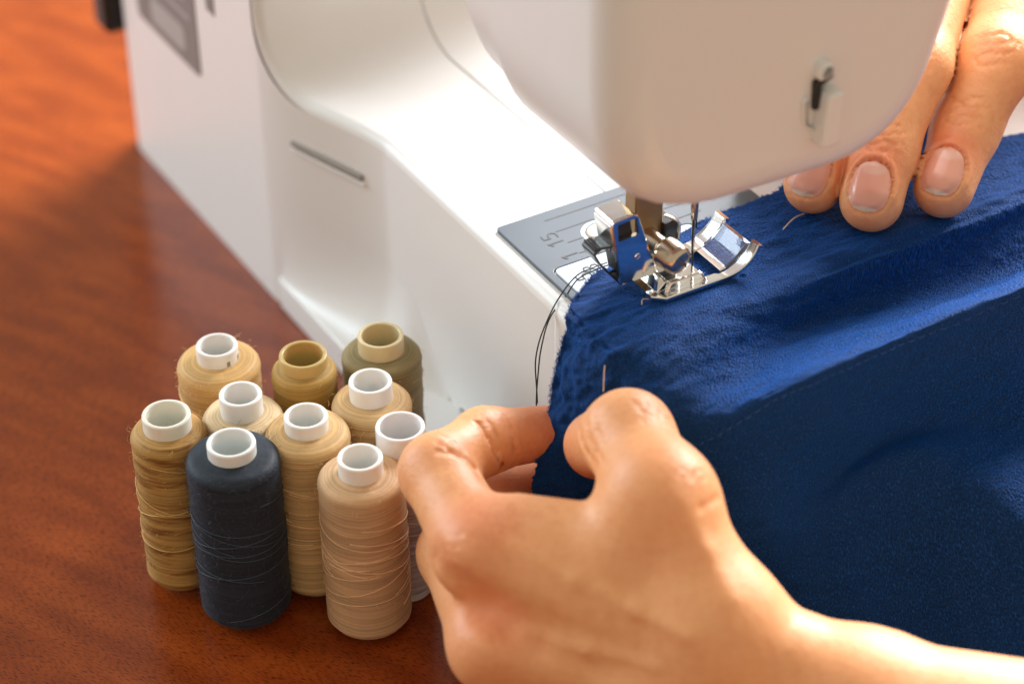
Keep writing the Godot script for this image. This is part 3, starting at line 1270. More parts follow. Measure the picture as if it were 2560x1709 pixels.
func machine_plate(t: Node3D) -> void:
	# grey needle plate with guide lines and figures laid on dark in place of engraved shade, and the pale bobbin cover let into it
	var top := 80.0
	var x0 := -32.4
	var x1 := 36.0
	var z0 := -45.2
	# its outline leaves an opening for the bobbin cover, with a fine real gap round it
	var outline := rounded([Vector3(x0, z0, 1.6), Vector3(x0, 16, 0.9), Vector3(-30.05, 16, 0.9), Vector3(-30.05, -20.35, 2.2), Vector3(13.25, -20.35, 2.8), Vector3(13.25, 16, 0.9), Vector3(x1, 16, 0.9), Vector3(x1, z0, 1.6)], 1.6, 4)
	var pl := part("needle_plate", prism(outline, 77.0, top, 0.25, flat_place()), M.plate, t)
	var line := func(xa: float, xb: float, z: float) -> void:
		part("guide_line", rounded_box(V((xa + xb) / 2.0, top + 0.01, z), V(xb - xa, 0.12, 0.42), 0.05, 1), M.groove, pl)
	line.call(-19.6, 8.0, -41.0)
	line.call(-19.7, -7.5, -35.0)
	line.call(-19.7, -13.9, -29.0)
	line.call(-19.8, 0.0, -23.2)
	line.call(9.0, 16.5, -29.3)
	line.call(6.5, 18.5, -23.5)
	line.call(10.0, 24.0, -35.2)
	lettering("15", 3.2, V(-22.4, top + 0.03, -32.2), V(0, 0, -1), V(-1, 0, 0), M.groove, pl)
	lettering("1", 3.2, V(-22.3, top + 0.03, -23.5), V(0, 0, -1), V(-1, 0, 0), M.groove, pl)
	var cov := part("bobbin_cover", prism(rounded([Vector3(-29.6, -19.9, 1.8), Vector3(-29.6, 13, 1.8), Vector3(12.8, 13, 1.8), Vector3(12.8, -19.9, 2.5)], 1.8, 5), 79.0, top + 0.22, 0.2, flat_place()), M.cover, t)
	lettering("5", 2.4, V(-24.6, top + 0.25, -13.0), V(0, 0, -1), V(-1, 0, 0), M.groove, cov)
	part("fraction_bar", rounded_box(V(-22.6, top + 0.24, -14.2), V(0.34, 0.1, 3.6), 0.04, 1, Basis(V(0, 1, 0), 0.9)), M.groove, cov)
	lettering("8", 2.4, V(-20.9, top + 0.25, -15.4), V(0, 0, -1), V(-1, 0, 0), M.groove, cov)
	var ring := facing(lathe([Vector2(4.5, -0.2), Vector2(4.9, 0.12), Vector2(5.4, 0.16), Vector2(5.8, 0.0)], 40))
	move(ring, V(-9.2, top, -28.6))
	var bt := part("release_button", move(facing(lathe([Vector2(0.01, 0.15), Vector2(3.6, 0.15), Vector2(4.2, 0.0), Vector2(4.3, -0.4)], 40)), V(-9.2, top + 0.1, -28.6)), M.button, t)
	part("button_ring", ring, M.cover, bt)


func move(s: Shape, by: Vector3, turn := Basis.IDENTITY) -> Shape:
	for i in s.v.size():
		s.v[i] = turn * s.v[i] + by
		if i < s.n.size():
			s.n[i] = turn * s.n[i]
	return s


func toe_y(x: float) -> float:
	# how far the sole of the foot has risen at x
	if x < 2.8:
		return 0.0
	var r := 12.2
	var a := minf((x - 2.8) / r, 0.96)
	return r * (1.0 - sqrt(1.0 - a * a))


func sole(outline: Array, hole: Array, y0: float, thick: float, bevel: float) -> Shape:
	# a strip of the curved sole between two edges given as functions of x: rows of (x, z from, z to)
	var s := Shape.new()
	var rows := []
	for o in outline:
		var x: float = o[0]
		var base := y0 + toe_y(x)
		var up := V(0, 1, 0)
		var ahead := toe_y(x + 0.05) - toe_y(x - 0.05)
		up = V(-ahead, 0.1, 0).normalized()
		var p := V(x, base, 0)
		var za: float = o[1]
		var zb: float = o[2]
		rows.append([p + V(0, 0, za + bevel), p + V(0, 0, za) + up * bevel, p + V(0, 0, za) + up * (thick - bevel), p + V(0, 0, za + bevel) + up * thick,
			p + V(0, 0, zb - bevel) + up * thick, p + V(0, 0, zb) + up * (thick - bevel), p + V(0, 0, zb) + up * bevel, p + V(0, 0, zb - bevel)])
	# flat facets across, smooth along
	for j in 8:
		var k := (j + 1) % 8
		var strip := []
		for r in rows:
			strip.append([r[j], r[k]])
		s.sheet(strip)
	s.flat(rows[0])
	s.flat(rows[rows.size() - 1], true)
	var mid := Vector3.ZERO
	for r in rows:
		for p in r:
			mid += p
	mid /= rows.size() * 8.0
	s.outward(mid)
	s.smooth()
	return s


func machine_foot(t: Node3D) -> void:
	# presser bar behind, folded holder with a window, black release lever, thumb screw, sole with curled toes
	part("presser_bar", rounded_box(V(-10.2, 118, -7.5), V(8.4, 62, 5.2), 0.5), M.bar, t)
	part("bar_clamp", rounded_box(V(-4.6, 91.0, -6.6), V(4.2, 8.5, 7.0), 0.6), M.dark_metal, t)
	part("thread_guide", tube(spline([V(-5.5, 97, -5), V(-2.6, 95.0, -3.6), V(-2.0, 92.4, -3.4), V(-2.2, 89.5, -3.6)], 5), 0.45, 8), M.chrome, t)
	var h := part("foot_holder", ring_prism(rounded([Vector3(-26.4, 105.8, 1.6), Vector3(-18.6, 106.2, 1.6), Vector3(-12.2, 86.0, 0.8), Vector3(-23.2, 86.0, 0.8)], 1.0, 5), rounded([Vector3(-24.6, 104.6, 0.3), Vector3(-18.9, 105.0, 0.3), Vector3(-18.3, 99.9, 0.3), Vector3(-24.2, 99.6, 0.3)], 0.2, 5), 1.4, 2.6, 0.25), M.chrome, t)
	# folded roof and rear wall of the holder
	var fold := Shape.new()
	var line := [[V(-26.4, 104.2, 0), V(-25.9, 105.4, 0), V(-24.8, 105.9, 0), V(-20.4, 106.1, 0), V(-19.1, 105.8, 0), V(-18.6, 104.8, 0)]]
	var rows := []
	for p in spline(line[0], 4):
		rows.append([p + V(0, 0.05, 1.9), p + V(0, 0.05, -5.6)])
	fold.sheet(rows)
	fold.smooth()
	if fold.n[fold.v.size() / 2].y < 0.0:
		turn_over(fold)
	part("roof", fold, M.chrome, h)
	part("rear_wall", prism([Vector2(-26.5, 104.4), Vector2(-24.9, 95.5), Vector2(-24.2, 95.5), Vector2(-25.8, 104.4)], -5.6, 1.9, 0.15, side_place()), M.chrome, h)
	part("core", rounded_box(V(-21.2, 96.5, -2.2), V(5.4, 17.0, 6.4), 0.5, 2, Basis(V(0, 0, 1), 0.17)), M.black, h)
	part("pin_head", facing_disc(V(-18.6, 93.4, 2.55), V(0, 0, 1), 0.85, 0.25), M.chrome, h)
	var lv := part("release_lever", prism(rounded([Vector3(-30.6, 97.0, 1.0), Vector3(-28.0, 98.2, 0.6), Vector3(-23.6, 97.2, 0.6), Vector3(-19.5, 85.0, 0.6), Vector3(-22.2, 84.6, 0.6), Vector3(-28.8, 93.4, 1.2)], 0.8), -5.4, 0.9, 0.5, side_place(), false), M.dark_metal, t)
	for k in 4:
		part("rib", rounded_box(V(-29.6 + k * 0.8, 97.9 - k * 0.05, -2.3), V(0.3, 0.5, 5.4), 0.12, 1), M.black, lv)
	# thumb screw towards the near end
	var axis := Basis(Quaternion(Vector3.UP, V(0.16, -0.10, 1).normalized()))
	var sh := facing(lathe([Vector2(0.01, 8.6), Vector2(2.5, 8.6), Vector2(2.9, 8.2), Vector2(2.9, 8.2), Vector2(2.9, 0), Vector2(2.9, 0), Vector2(0.01, 0)], 36))
	var sc := part("thumb_screw", move(sh, V(-11.2, 92.4, -7.6), axis), M.steel, t)
	part("screw_collar", move(facing(lathe([Vector2(0.01, 0.9), Vector2(2.1, 0.9), Vector2(2.1, 0), Vector2(0.01, 0)], 30)), V(-11.2, 92.4, -7.6) + axis * V(0, 8.5, 0), axis), M.dark_metal, sc)
	var head := facing(lathe([Vector2(0.01, 6.6), Vector2(2.4, 6.55), Vector2(3.4, 6.1), Vector2(3.9, 5.3), Vector2(4.05, 4.6), Vector2(4.05, 4.6), Vector2(4.05, 0.4), Vector2(3.7, 0), Vector2(3.7, 0), Vector2(0.01, 0)], 40))
	part("screw_head", move(head, V(-11.2, 92.4, -7.6) + axis * V(0, 9.3, 0), axis), M.steel, sc)
	part("screw_slot_shade", rounded_box(V(-11.2, 92.4, -7.6) + axis * V(0, 15.7, 0), V(4.9, 0.6, 0.8), 0.1, 1, axis * Basis(V(0, 1, 0), -0.6)), M.groove, sc)  # dark strip laid on the head, painting the shade of a cut
	# the foot itself
	var y0 := 81.75
	var th := 1.5
	var heel := []
	for x in [-17.2, -14.2]:
		heel.append([x, -2.6 - (x + 17.2) * 1.8, 7.2 + (x + 17.2) * 0.85])
	for x in [-9.0, -4.0, -0.6]:
		heel.append([x, -8.8, 9.75])
	var f := part("presser_foot", sole(heel, [], y0, th, 0.3), M.chrome, t)
	var near := []
	var far := []
	for i in 17:
		var x := -0.6 + 14.8 * i / 16.0
		near.append([x, 6.6 if x < 3.0 else 7.3, 9.75 + (0.9 * smoothstep(2.0, 13.0, x))])
		far.append([x, -8.8, -4.2])
	part("toe", sole(near, [], y0, th, 0.3), M.chrome, f)
	part("toe", sole(far, [], y0, th, 0.3), M.chrome, f)
	part("needle_bridge", sole([[4.2, -4.2, 6.6], [5.2, -4.2, 6.6], [6.4, -4.2, 6.6]], [], y0 + 0.02, th, 0.3), M.chrome, f)
	var clear := []
	for i in 14:
		var x := 6.2 + 7.4 * i / 13.0
		clear.append([x, -4.1, 6.5])
	part("clear_toe", sole(clear, [], y0 - 0.1, 2.0, 0.25), M.clear, f)
	var rim := []
	for i in 12:
		var x := 6.4 + 6.9 * i / 11.0
		rim.append([x, -8.4, -4.0])
	part("clear_rim", sole(rim, [], y0 + 1.65, 1.1, 0.25), M.clear, f)
	# raised blocks that carry the pin, and the pin
	part("side_block", rounded_box(V(-6.4, 84.5, -4.6), V(10.6, 3.2, 1.7), 0.6, 3), M.chrome, f)
	part("step", prism(rounded([Vector2(-13.6, 83.0), Vector2(-0.8, 83.0), Vector2(-2.6, 86.4), Vector2(-12.2, 86.4)], 0.8), 6.9, 8.6, 0.35, side_place()), M.chrome, f)
	part("heel_ramp", prism(rounded([Vector3(-15.2, 83.2, 0.3), Vector3(-11.6, 83.2, 0.3), Vector3(-11.6, 85.6, 0.6), Vector3(-12.6, 85.6, 0.6)], 0.4), -3.6, 6.4, 0.3, side_place()), M.chrome, f)
	# needle
	var nd := part("needle", tube([V(0.2, 122, 0), V(0.2, 101, 0), V(0.2, 97.0, 0), V(0.0, 96.0, 0), V(0, 88, 0), V(0, 80.5, 0)], [1.0, 1.0, 0.9, 0.42, 0.4, 0.1], 14), M.steel, t)
	part("groove", rounded_box(V(0.5, 97.5, 0.55), V(0.25, 7.0, 0.5), 0.1, 1), M.black, nd)  # black strip laid on, shade of the needle channel put into colour


func ring_prism(outer: Array, inner: Array, h0: float, h1: float, bevel: float) -> Shape:
	var o := ccw(outer)
	var i := ccw(inner)
	var s := Shape.new()
	var loops := []
	for l in [[o, h0], [o, h1 - bevel], [inset(o, bevel), h1], [i, h1], [i, h0]]:
		var ring := []
		for p in l[0]:
			ring.append(V(p.x, p.y, l[1]))
		loops.append(ring)
	for k in loops.size() - 1:
		var w := Shape.new()
		w.sheet([loops[k], loops[k + 1]], true)
		w.smooth()
		var want := Vector3.ZERO
		var mid := Vector3.ZERO
		for p in loops[k]:
			mid += p
		mid /= loops[k].size()
		var d: Vector3 = loops[k][2] - mid
		want = d if k < 1 else V(0, 0, 1) if k < 3 else -d
		if w.n[2].dot(want) < 0.0:
			turn_over(w)
		s.add(w)
	return s


func build_spools() -> void:
	# place, height, tube outer radius, windings: bottom radius, top radius, from, to; colours
	var list := [
		{"p": V(-120.3, 0, -27.2), "tr": 6.25, "r": 12.0, "h": 56.0, "top": 52.6, "c": [0.022, 0.034, 0.052], "tube": [0.80, 0.82, 0.80], "l": "navy blue thread wound thickly on a white plastic spool", "fuzz": 600, "spread": 0.5, "strands": 4},
		{"p": V(-94.8, 0, -6.1), "tr": 5.75, "r": 11.2, "h": 55.0, "top": 50.2, "c": [0.78, 0.50, 0.27], "tube": [0.86, 0.84, 0.80], "l": "pale beige thread spool with loose crossing strands in front of white empty-topped spool", "fuzz": 60, "strands": 5},
		{"p": V(-129.0, 0, -47.8), "tr": 6.3, "r": 9.9, "h": 55.0, "top": 50.8, "c": [0.66, 0.39, 0.12], "tube": [0.84, 0.82, 0.72], "l": "slim golden brown thread spool with mottled windings beside the navy spool", "fuzz": 120, "strands": 2, "mottle": true},
		{"p": V(-98.8, 0, -28.2), "tr": 5.7, "r": 11.1, "h": 55.2, "top": 51.2, "c": [0.80, 0.51, 0.22], "tube": [0.85, 0.83, 0.79], "l": "beige thread spool standing between the navy spool and the pale beige spool", "fuzz": 90, "strands": 3},
		{"p": V(-109.0, 0, -45.6), "tr": 5.6, "r": 10.7, "h": 55.0, "top": 49.2, "c": [0.86, 0.65, 0.38], "tube": [0.86, 0.85, 0.82], "l": "ivory thread spool in the middle of the group, behind the navy spool", "fuzz": 70},
		{"p": V(-105.1, 0, -68.4), "tr": 5.6, "r": 11.2, "h": 55.0, "top": 50.8, "c": [0.82, 0.51, 0.20], "tube": [0.86, 0.84, 0.80], "l": "fuzzy tan thread spool at the back next to the open table", "fuzz": 160, "marks": 3},
		{"p": V(-87.4, 0, -52.6), "tr": 6.4, "r": 8.8, "h": 55.0, "top": 51.4, "c": [0.56, 0.34, 0.09], "tube": [0.52, 0.38, 0.15], "l": "nearly used-up mustard thread on a yellowish plastic spool", "fuzz": 30},
		{"p": V(-65.8, 0, -49.6), "tr": 6.2, "r": 10.9, "h": 55.0, "top": 50.2, "c": [0.32, 0.25, 0.11], "tube": [0.66, 0.55, 0.33], "l": "olive green thread spool on a cream plastic tube beside the machine base", "fuzz": 60, "marks": 0},
		{"p": V(-77.7, 0, -32.9), "tr": 5.7, "r": 10.6, "h": 55.0, "top": 49.8, "c": [0.80, 0.52, 0.24], "tube": [0.86, 0.84, 0.80], "l": "light tan thread spool standing in front of the olive green spool", "fuzz": 60},
		{"p": V(-79.9, 0, -12.5), "tr": 6.4, "r": 7.6, "h": 54.5, "top": 36.0, "c": [0.74, 0.68, 0.72], "tube": [0.80, 0.80, 0.80], "l": "translucent white plastic spool with a little mauve thread left, beside the hand", "fuzz": 20},
	]
	var maps := []
	for k in 3:
		maps.append(ImageTexture.create_from_image(thread_map(512, 100 + k, 0.3)))
	var relief := noise_map(noise(0.02, 88, FastNoiseLite.TYPE_SIMPLEX_SMOOTH, 4), 512, [], 6.0)
	var shade := [[0.0, Color(0.62, 0.5, 0.36)], [0.45, Color(0.95, 0.93, 0.9)], [1.0, Color(1, 1, 1)]]
	var mottle := noise_map(noise(0.022, 91, FastNoiseLite.TYPE_SIMPLEX, 4), 512, shade)
	mottle.width = 96
	for i in list.size():
		var d: Dictionary = list[i]
		var t := thing("thread_spool", d.l, "thread spool", d.p, "thread spools standing on the table")
		t.rotation.y = rng.randf() * TAU
		var h: float = d.h
		var tr: float = d.tr
		var inner := tr - 1.15
		var tm := plain(lin(d.tube[0], d.tube[1], d.tube[2]), 0.3)
		tm.subsurf_scatter_enabled = true
		tm.subsurf_scatter_strength = 0.08
		var tube_shape := lathe([Vector2(inner, 1.0), Vector2(inner, 1.0), Vector2(inner, h - 0.35), Vector2(inner + 0.12, h - 0.1), Vector2(inner + 0.35, h), Vector2(tr - 0.35, h), Vector2(tr - 0.1, h - 0.1), Vector2(tr, h - 0.4), Vector2(tr, h - 0.4), Vector2(tr, 0.5), Vector2(tr, 0.5), Vector2(tr - 0.4, 0.05), Vector2(inner, 0.05), Vector2(inner, 0.05), Vector2(inner, 1.0)], 56)
		# the outer wall decides which way the lathe looks
		var po := part("plastic_tube", lathe_out(tube_shape), tm, t)
		for k in d.get("marks", 0):
			var a: float = 0.5 + k * 0.75
			part("printed_mark", rounded_box(V(cos(a) * tr, h - 3.2, sin(a) * tr), V(0.12, 1.5, 1.0), 0.05, 1, Basis(V(0, 1, 0), -a)), M.slot_shade_and_print, po)
		var wm := StandardMaterial3D.new()
		wm.albedo_color = lin(d.c[0], d.c[1], d.c[2])
		wm.albedo_texture = maps[i % 3]
		wm.uv1_scale = Vector3(1, 1, 1)
		wm.roughness = 0.6
		wm.metallic_specular = 0.4
		wm.rim_enabled = true
		wm.rim = 0.35
		wm.rim_tint = 0.6
		wm.normal_enabled = true
		wm.normal_texture = relief
		wm.normal_scale = 0.2
		if d.has("mottle"):
			wm.detail_enabled = true
			wm.detail_blend_mode = BaseMaterial3D.BLEND_MODE_MUL
			wm.detail_uv_layer = BaseMaterial3D.DETAIL_UV_1
			wm.detail_albedo = mottle
		# windings: barrel with rounded shoulders, uneven ridges of thread
		var prof := []
		var lo := 2.2
		var hi: float = d.top
		var R: float = d.r
		var nz := noise(0.35, 300 + i, FastNoiseLite.TYPE_SIMPLEX, 3)
		var len0 := R - tr
		for k in 7:
			var a := PI / 2.0 * k / 6.0
			prof.append(Vector2(tr + 0.02 + (len0 - 1.6) * k / 6.0 * 0.98 if k < 6 else R - 1.5, lo + 1.9 * (1.0 - sin(a))))
		var bands := int((hi - lo - 3.6) / 0.55)
		for k in bands + 1:
			var y := lo + 1.9 + (hi - lo - 5.3) * k / bands
			prof.append(Vector2(R - 0.2 + 0.06 * (k % 2) + 0.08 * nz.get_noise_1d(y * 3.0), y))
		var dome := minf(2.8, (R - tr) * 0.7)
		for k in 9:
			var f := float(k) / 8.0
			var a := PI / 2.0 * minf(1.0, f * 2.0)
			var rr := R - dome * (1.0 - cos(a)) if f < 0.5 else lerpf(R - dome, tr + 0.02, (f - 0.5) * 2.0)
			var yy := hi - 3.2 + 2.7 * sin(a) if f < 0.5 else hi - 0.5 + 1.0 * (f - 0.5)
			prof.append(Vector2(rr, yy))
		var ws := lathe(prof, 64, Vector2(1, 1))
		# texture runs by height so that stripes keep their width; the crown by radius
		var at := 0
		for k in prof.size():
			for j in 65:
				ws.uv[at] = Vector2(float(j) / 64.0, (prof[k].y - (prof[k].x - R) * 0.8) / 46.0)
				at += 1
		# a little lumpiness all round
		var lump := noise(0.12, 400 + i, FastNoiseLite.TYPE_SIMPLEX, 2)
		for k in ws.v.size():
			var p := ws.v[k]
			var radial := V(p.x, 0, p.z).normalized()
			ws.v[k] += radial * lump.get_noise_3d(p.x, p.y, p.z) * 0.13
		var wo := part("thread_winding", lathe_out(ws), wm, t)
		# single strands that cross the windings
		var sm := plain(lin(minf(1.0, d.c[0] * 1.2 + 0.03), minf(1.0, d.c[1] * 1.25 + 0.03), minf(1.0, d.c[2] * 1.35 + 0.03)), 0.5)
		for k in d.get("strands", 2) * 2 + 1:
			var path := []
			var a0 := rng.randf() * TAU
			var y0 := lerpf(lo + 16.0, hi - 17.0, rng.randf())
			var rise := rng.randf_range(6.0, 15.0) * (1.0 if k % 2 == 0 else -1.0)
			for q in 41:
				var f := q / 40.0
				var a := a0 + f * TAU * 0.9
				path.append(V(cos(a) * (R + 0.0), y0 + rise * f + 0.8 * sin(f * 9.0), sin(a) * (R + 0.0)))
			part("strand", tube(path, 0.12, 5), sm, wo)
		# stray fibres
		fibres(int(d.fuzz) * 2, sm, t, func() -> Array:
			var a := rng.randf() * TAU
			var y := rng.randf_range(lo + 2.0, hi)
			var nn := V(cos(a), 0.1, sin(a))
			return [V(cos(a) * (R - 0.35), y, sin(a) * (R - 0.35)), nn], 2.0, "stray_fibres", 0.04)


func lathe_out(s: Shape) -> Shape:
	# the farthest point from the axis must look outwards
	var far := 0
	for i in s.v.size():
		if Vector2(s.v[i].x, s.v[i].z).length() > Vector2(s.v[far].x, s.v[far].z).length():
			far = i
	if s.n[far].dot(V(s.v[far].x, 0, s.v[far].z)) < 0.0:
		turn_over(s)
	return s


func fibres(count: int, m: Material, parent: Node3D, where: Callable, reach: float, called := "stray_fibres", thin := 0.03) -> void:
	# uncountable tiny hairs: one joined mesh
	if count <= 0:
		return
	var s := Shape.new()
	for i in count:
		var w: Array = where.call()
		var p: Vector3 = w[0]
		var n: Vector3 = w[1].normalized()
		var side := n.cross(V(rng.randf() - 0.5, rng.randf() - 0.5, rng.randf() - 0.5)).normalized()
		var l := reach * rng.randf_range(0.35, 1.1)
		var bend := side * l * rng.randf_range(0.3, 1.2)
		var prev := []
		for k in 4:
			var f := k / 3.0
			var q := p + n * l * 0.6 * sin(f * PI * 0.75) + bend * f * f
			var ring := []
			var d := (n + bend.normalized() * f).normalized()
			var u := d.cross(side + V(0.01, 0.3, 0.02)).normalized()
			var v2 := d.cross(u)
			for j in 3:
				ring.append(s.point(q + (u * cos(TAU * j / 3.0) + v2 * sin(TAU * j / 3.0)) * thin))
			if k > 0:
				for j in 3:
					s.quad(prev[j], prev[(j + 1) % 3], ring[(j + 1) % 3], ring[j])
			prev = ring
	var o := part(called, s, m, parent)
	o.set_meta("kind", "stuff")


# ------------------------------------------------------------------ cloth

func net_point(u: float, v: float) -> Vector3:
	# bicubic surface through the cloth's guiding points
	var rows: int = FABRIC_NET.size()
	var cols: int = FABRIC_NET[0].size()
	var fi := clampf(v, 0.0, 1.0) * (rows - 1)
	var fj := clampf(u, 0.0, 1.0) * (cols - 1)
	var i := mini(int(fi), rows - 2)
	var j := mini(int(fj), cols - 2)
	var ti := fi - i
	var tj := fj - j
	var c := []
	for k in range(-1, 3):
		var r: Array = FABRIC_NET[clampi(i + k, 0, rows - 1)]
		var a: Vector3 = r[maxi(j - 1, 0)]
		var b: Vector3 = r[j]
		var d: Vector3 = r[j + 1]
		var e: Vector3 = r[mini(j + 2, cols - 1)]
		c.append(b.cubic_interpolate(d, a, e, tj))
	var c1: Vector3 = c[1]
	return c1.cubic_interpolate(c[2], c[0], c[3], ti)


func along(t: float) -> float:
	# rows lie closer together near the presser foot
	return lerpf(t, t * t, 0.4)


func build_cloth() -> void:
	var t := thing("cloth", "crinkled royal blue fabric with a raw frayed edge, under the presser foot", "fabric")
	var nu := 330
	var nv := 330
	var fold := noise(0.03, 501, FastNoiseLite.TYPE_SIMPLEX_SMOOTH, 2)
	var crepe := noise(0.22, 502, FastNoiseLite.TYPE_SIMPLEX_SMOOTH, 1)
	var ragged := noise(0.5, 503, FastNoiseLite.TYPE_SIMPLEX, 3)
	var grid := []
	for i in nv + 1:
		var row := PackedVector3Array()
		for j in nu + 1:
			var u := pow(float(j) / nu, 1.15)
			var v := along(float(i) / nv)
			var p := net_point(u, v)
			# stay outside the machine
			if p.x > -38.6 and p.x < 176.0 and p.z < 20.5 and p.y < 80.9:
				var left := p.x + 38.6
				var near := 20.5 - p.z
				var up := 80.9 - p.y
				if p.y > 74.0 or up < minf(left, near):
					p.y = 80.9
				elif left < near:
					p.x = -38.6
				else:
					p.z = 20.5
			p.y = maxf(p.y, 1.2)
			row.append(p)
		grid.append(row)
	# soften, then crinkle along the normals
	for pass_ in 6:
		var next := []
		for i in nv + 1:
			var row: PackedVector3Array = grid[i].duplicate()
			if i > 0 and i < nv:
				for j in range(1, nu):
					row[j] = (grid[i][j] * 2.0 + grid[i - 1][j] + grid[i + 1][j] + grid[i][j - 1] + grid[i][j + 1]) / 6.0
			next.append(row)
		grid = next
	var norm := []
	for i in nv + 1:
		var row := PackedVector3Array()
		for j in nu + 1:
			var du: Vector3 = grid[i][mini(j + 1, nu)] - grid[i][maxi(j - 1, 0)]
			var dv: Vector3 = grid[mini(i + 1, nv)][j] - grid[maxi(i - 1, 0)][j]
			var nn := dv.cross(du).normalized()
			row.append(nn)
		norm.append(row)
	if norm[20][nu / 2].y < 0.0:
		for i in nv + 1:
			for j in nu + 1:
				norm[i][j] = -norm[i][j]
	var under := []
	for i in nv + 1:
		var row := PackedVector3Array()
		for j in nu + 1:
			var p: Vector3 = grid[i][j]
			var q := V(p.x * 0.55, p.y * 0.8, p.z)
			var k := 0.6 * crepe.get_noise_3dv(V(p.x * 0.28 + p.z * 0.1, p.y * 0.9, p.z * 1.0)) + 0.42 * crepe.get_noise_3dv(V(p.x * 0.7, p.y * 1.5, p.z * 1.7) + V(90, 0, 0))
			var away := smoothstep(18.0, 34.0, p.z)
			k = lerpf(k, k * 0.5, away) + away * (1.9 * fold.get_noise_3dv(q) + 0.9 * fold.get_noise_3dv(V(p.x * 0.8, p.y * 2.6, p.z * 2.2) + V(0, 40, 0)))
			var lift := lerpf(maxf(0.0, k * 0.75 + 0.3), k, away) if p.x > -36.0 else k
			# the foot presses the cloth flat
			if p.x > -19.0 and p.x < 9.0 and p.z > -10.0 and p.z < 12.0 and p.y > 80.0:
				lift = minf(lift, 0.12)
			grid[i][j] = p + norm[i][j] * lift
			row.append(p + norm[i][j] * (minf(lift, 0.3) - 0.95))
			# ragged raw edges
			if j == 0 or i == 0:
				var out := V(-1, 0, 0) if j == 0 and i > 0 else V(0, 0, -1)
				grid[i][j] += out * (0.7 * ragged.get_noise_3dv(p * 2.0) + rng.randf_range(-0.25, 0.35))
				row[j] = grid[i][j] - norm[i][j] * 1.0
		under.append(row)
	var s := Shape.new()
	s.sheet(grid)
	for i in nv + 1:
		for j in nu + 1:
			s.uv[i * (nu + 1) + j] = Vector2(pow(float(j) / nu, 1.15) * 9.5, along(float(i) / nv) * 9.0)
	s.smooth()
	if s.n[20 * (nu + 1) + nu / 2].y < 0.0:
		turn_over(s)
	var b := Shape.new()
	b.sheet(under)
	b.smooth()
	if b.n[20 * (nu + 1) + nu / 2].y > 0.0:
		turn_over(b)
	s.add(b)
	var rim := Shape.new()
	var e1 := []
	var e2 := []
	for i in nv + 1:
		e1.append(grid[nv - i][0])
		e2.append(under[nv - i][0])
	for j in nu + 1:
		e1.append(grid[0][j])
		e2.append(under[0][j])
	rim.sheet([e1, e2])
	rim.smooth()
	if rim.n[100].x > 0.0:
		turn_over(rim)
	s.add(rim)
	part("cloth_sheet", s, M.cloth, t)
	# a line of stitches runs below the crest of the fold
	var seam := Shape.new()
	var row_at := int(nv * 0.585)
	for j in range(int(nu * 0.34), nu - 6, 5):
		var l := []
		for k in 4:
			l.append(grid[row_at][j + k] + norm[row_at][j + k] * (0.28 if k in [1, 2] else -0.1))
		seam.add(tube(l, 0.12, 5))
	part("seam_stitches", seam, M.fibre, t).set_meta("kind", "stuff")
	fibres(1700, M.fibre, t, func() -> Array:
		var i := 0
		var j := 0
		var out := Vector3.ZERO
		if rng.randf() < 0.45:
			i = rng.randi_range(1, int(nv * 0.62))
			out = V(-1, 0.2, 0.2)
		else:
			j = rng.randi_range(0, int(nu * 0.62))
			out = V(-0.3, 0.4, -1)
		return [grid[i][j] + V(0, -rng.randf() * 0.8, 0), out + norm[i][j] * rng.randf()], 1.1, "frayed_edge", 0.05)


# ------------------------------------------------------------------ the person's hands

func build_person() -> void:
	var t := thing("person", "person's bare hands guiding blue cloth, forearm reaching in over the table", "person")
	left_hand(t)
	right_hand(t)


func skin_tint(p: Vector3, warm: Array) -> Color:
	# skin is redder over the finger tips and knuckles
	var k := 0.0
	for w in warm:
		var q: float = p.distance_squared_to(w[0]) / (w[1] * w[1])
		if q < 6.0:
			k = maxf(k, w[2] * exp(-q))
	var c := Color(0.90, 0.455, 0.205)
	return c.lerp(Color(0.84, 0.25, 0.12), k)


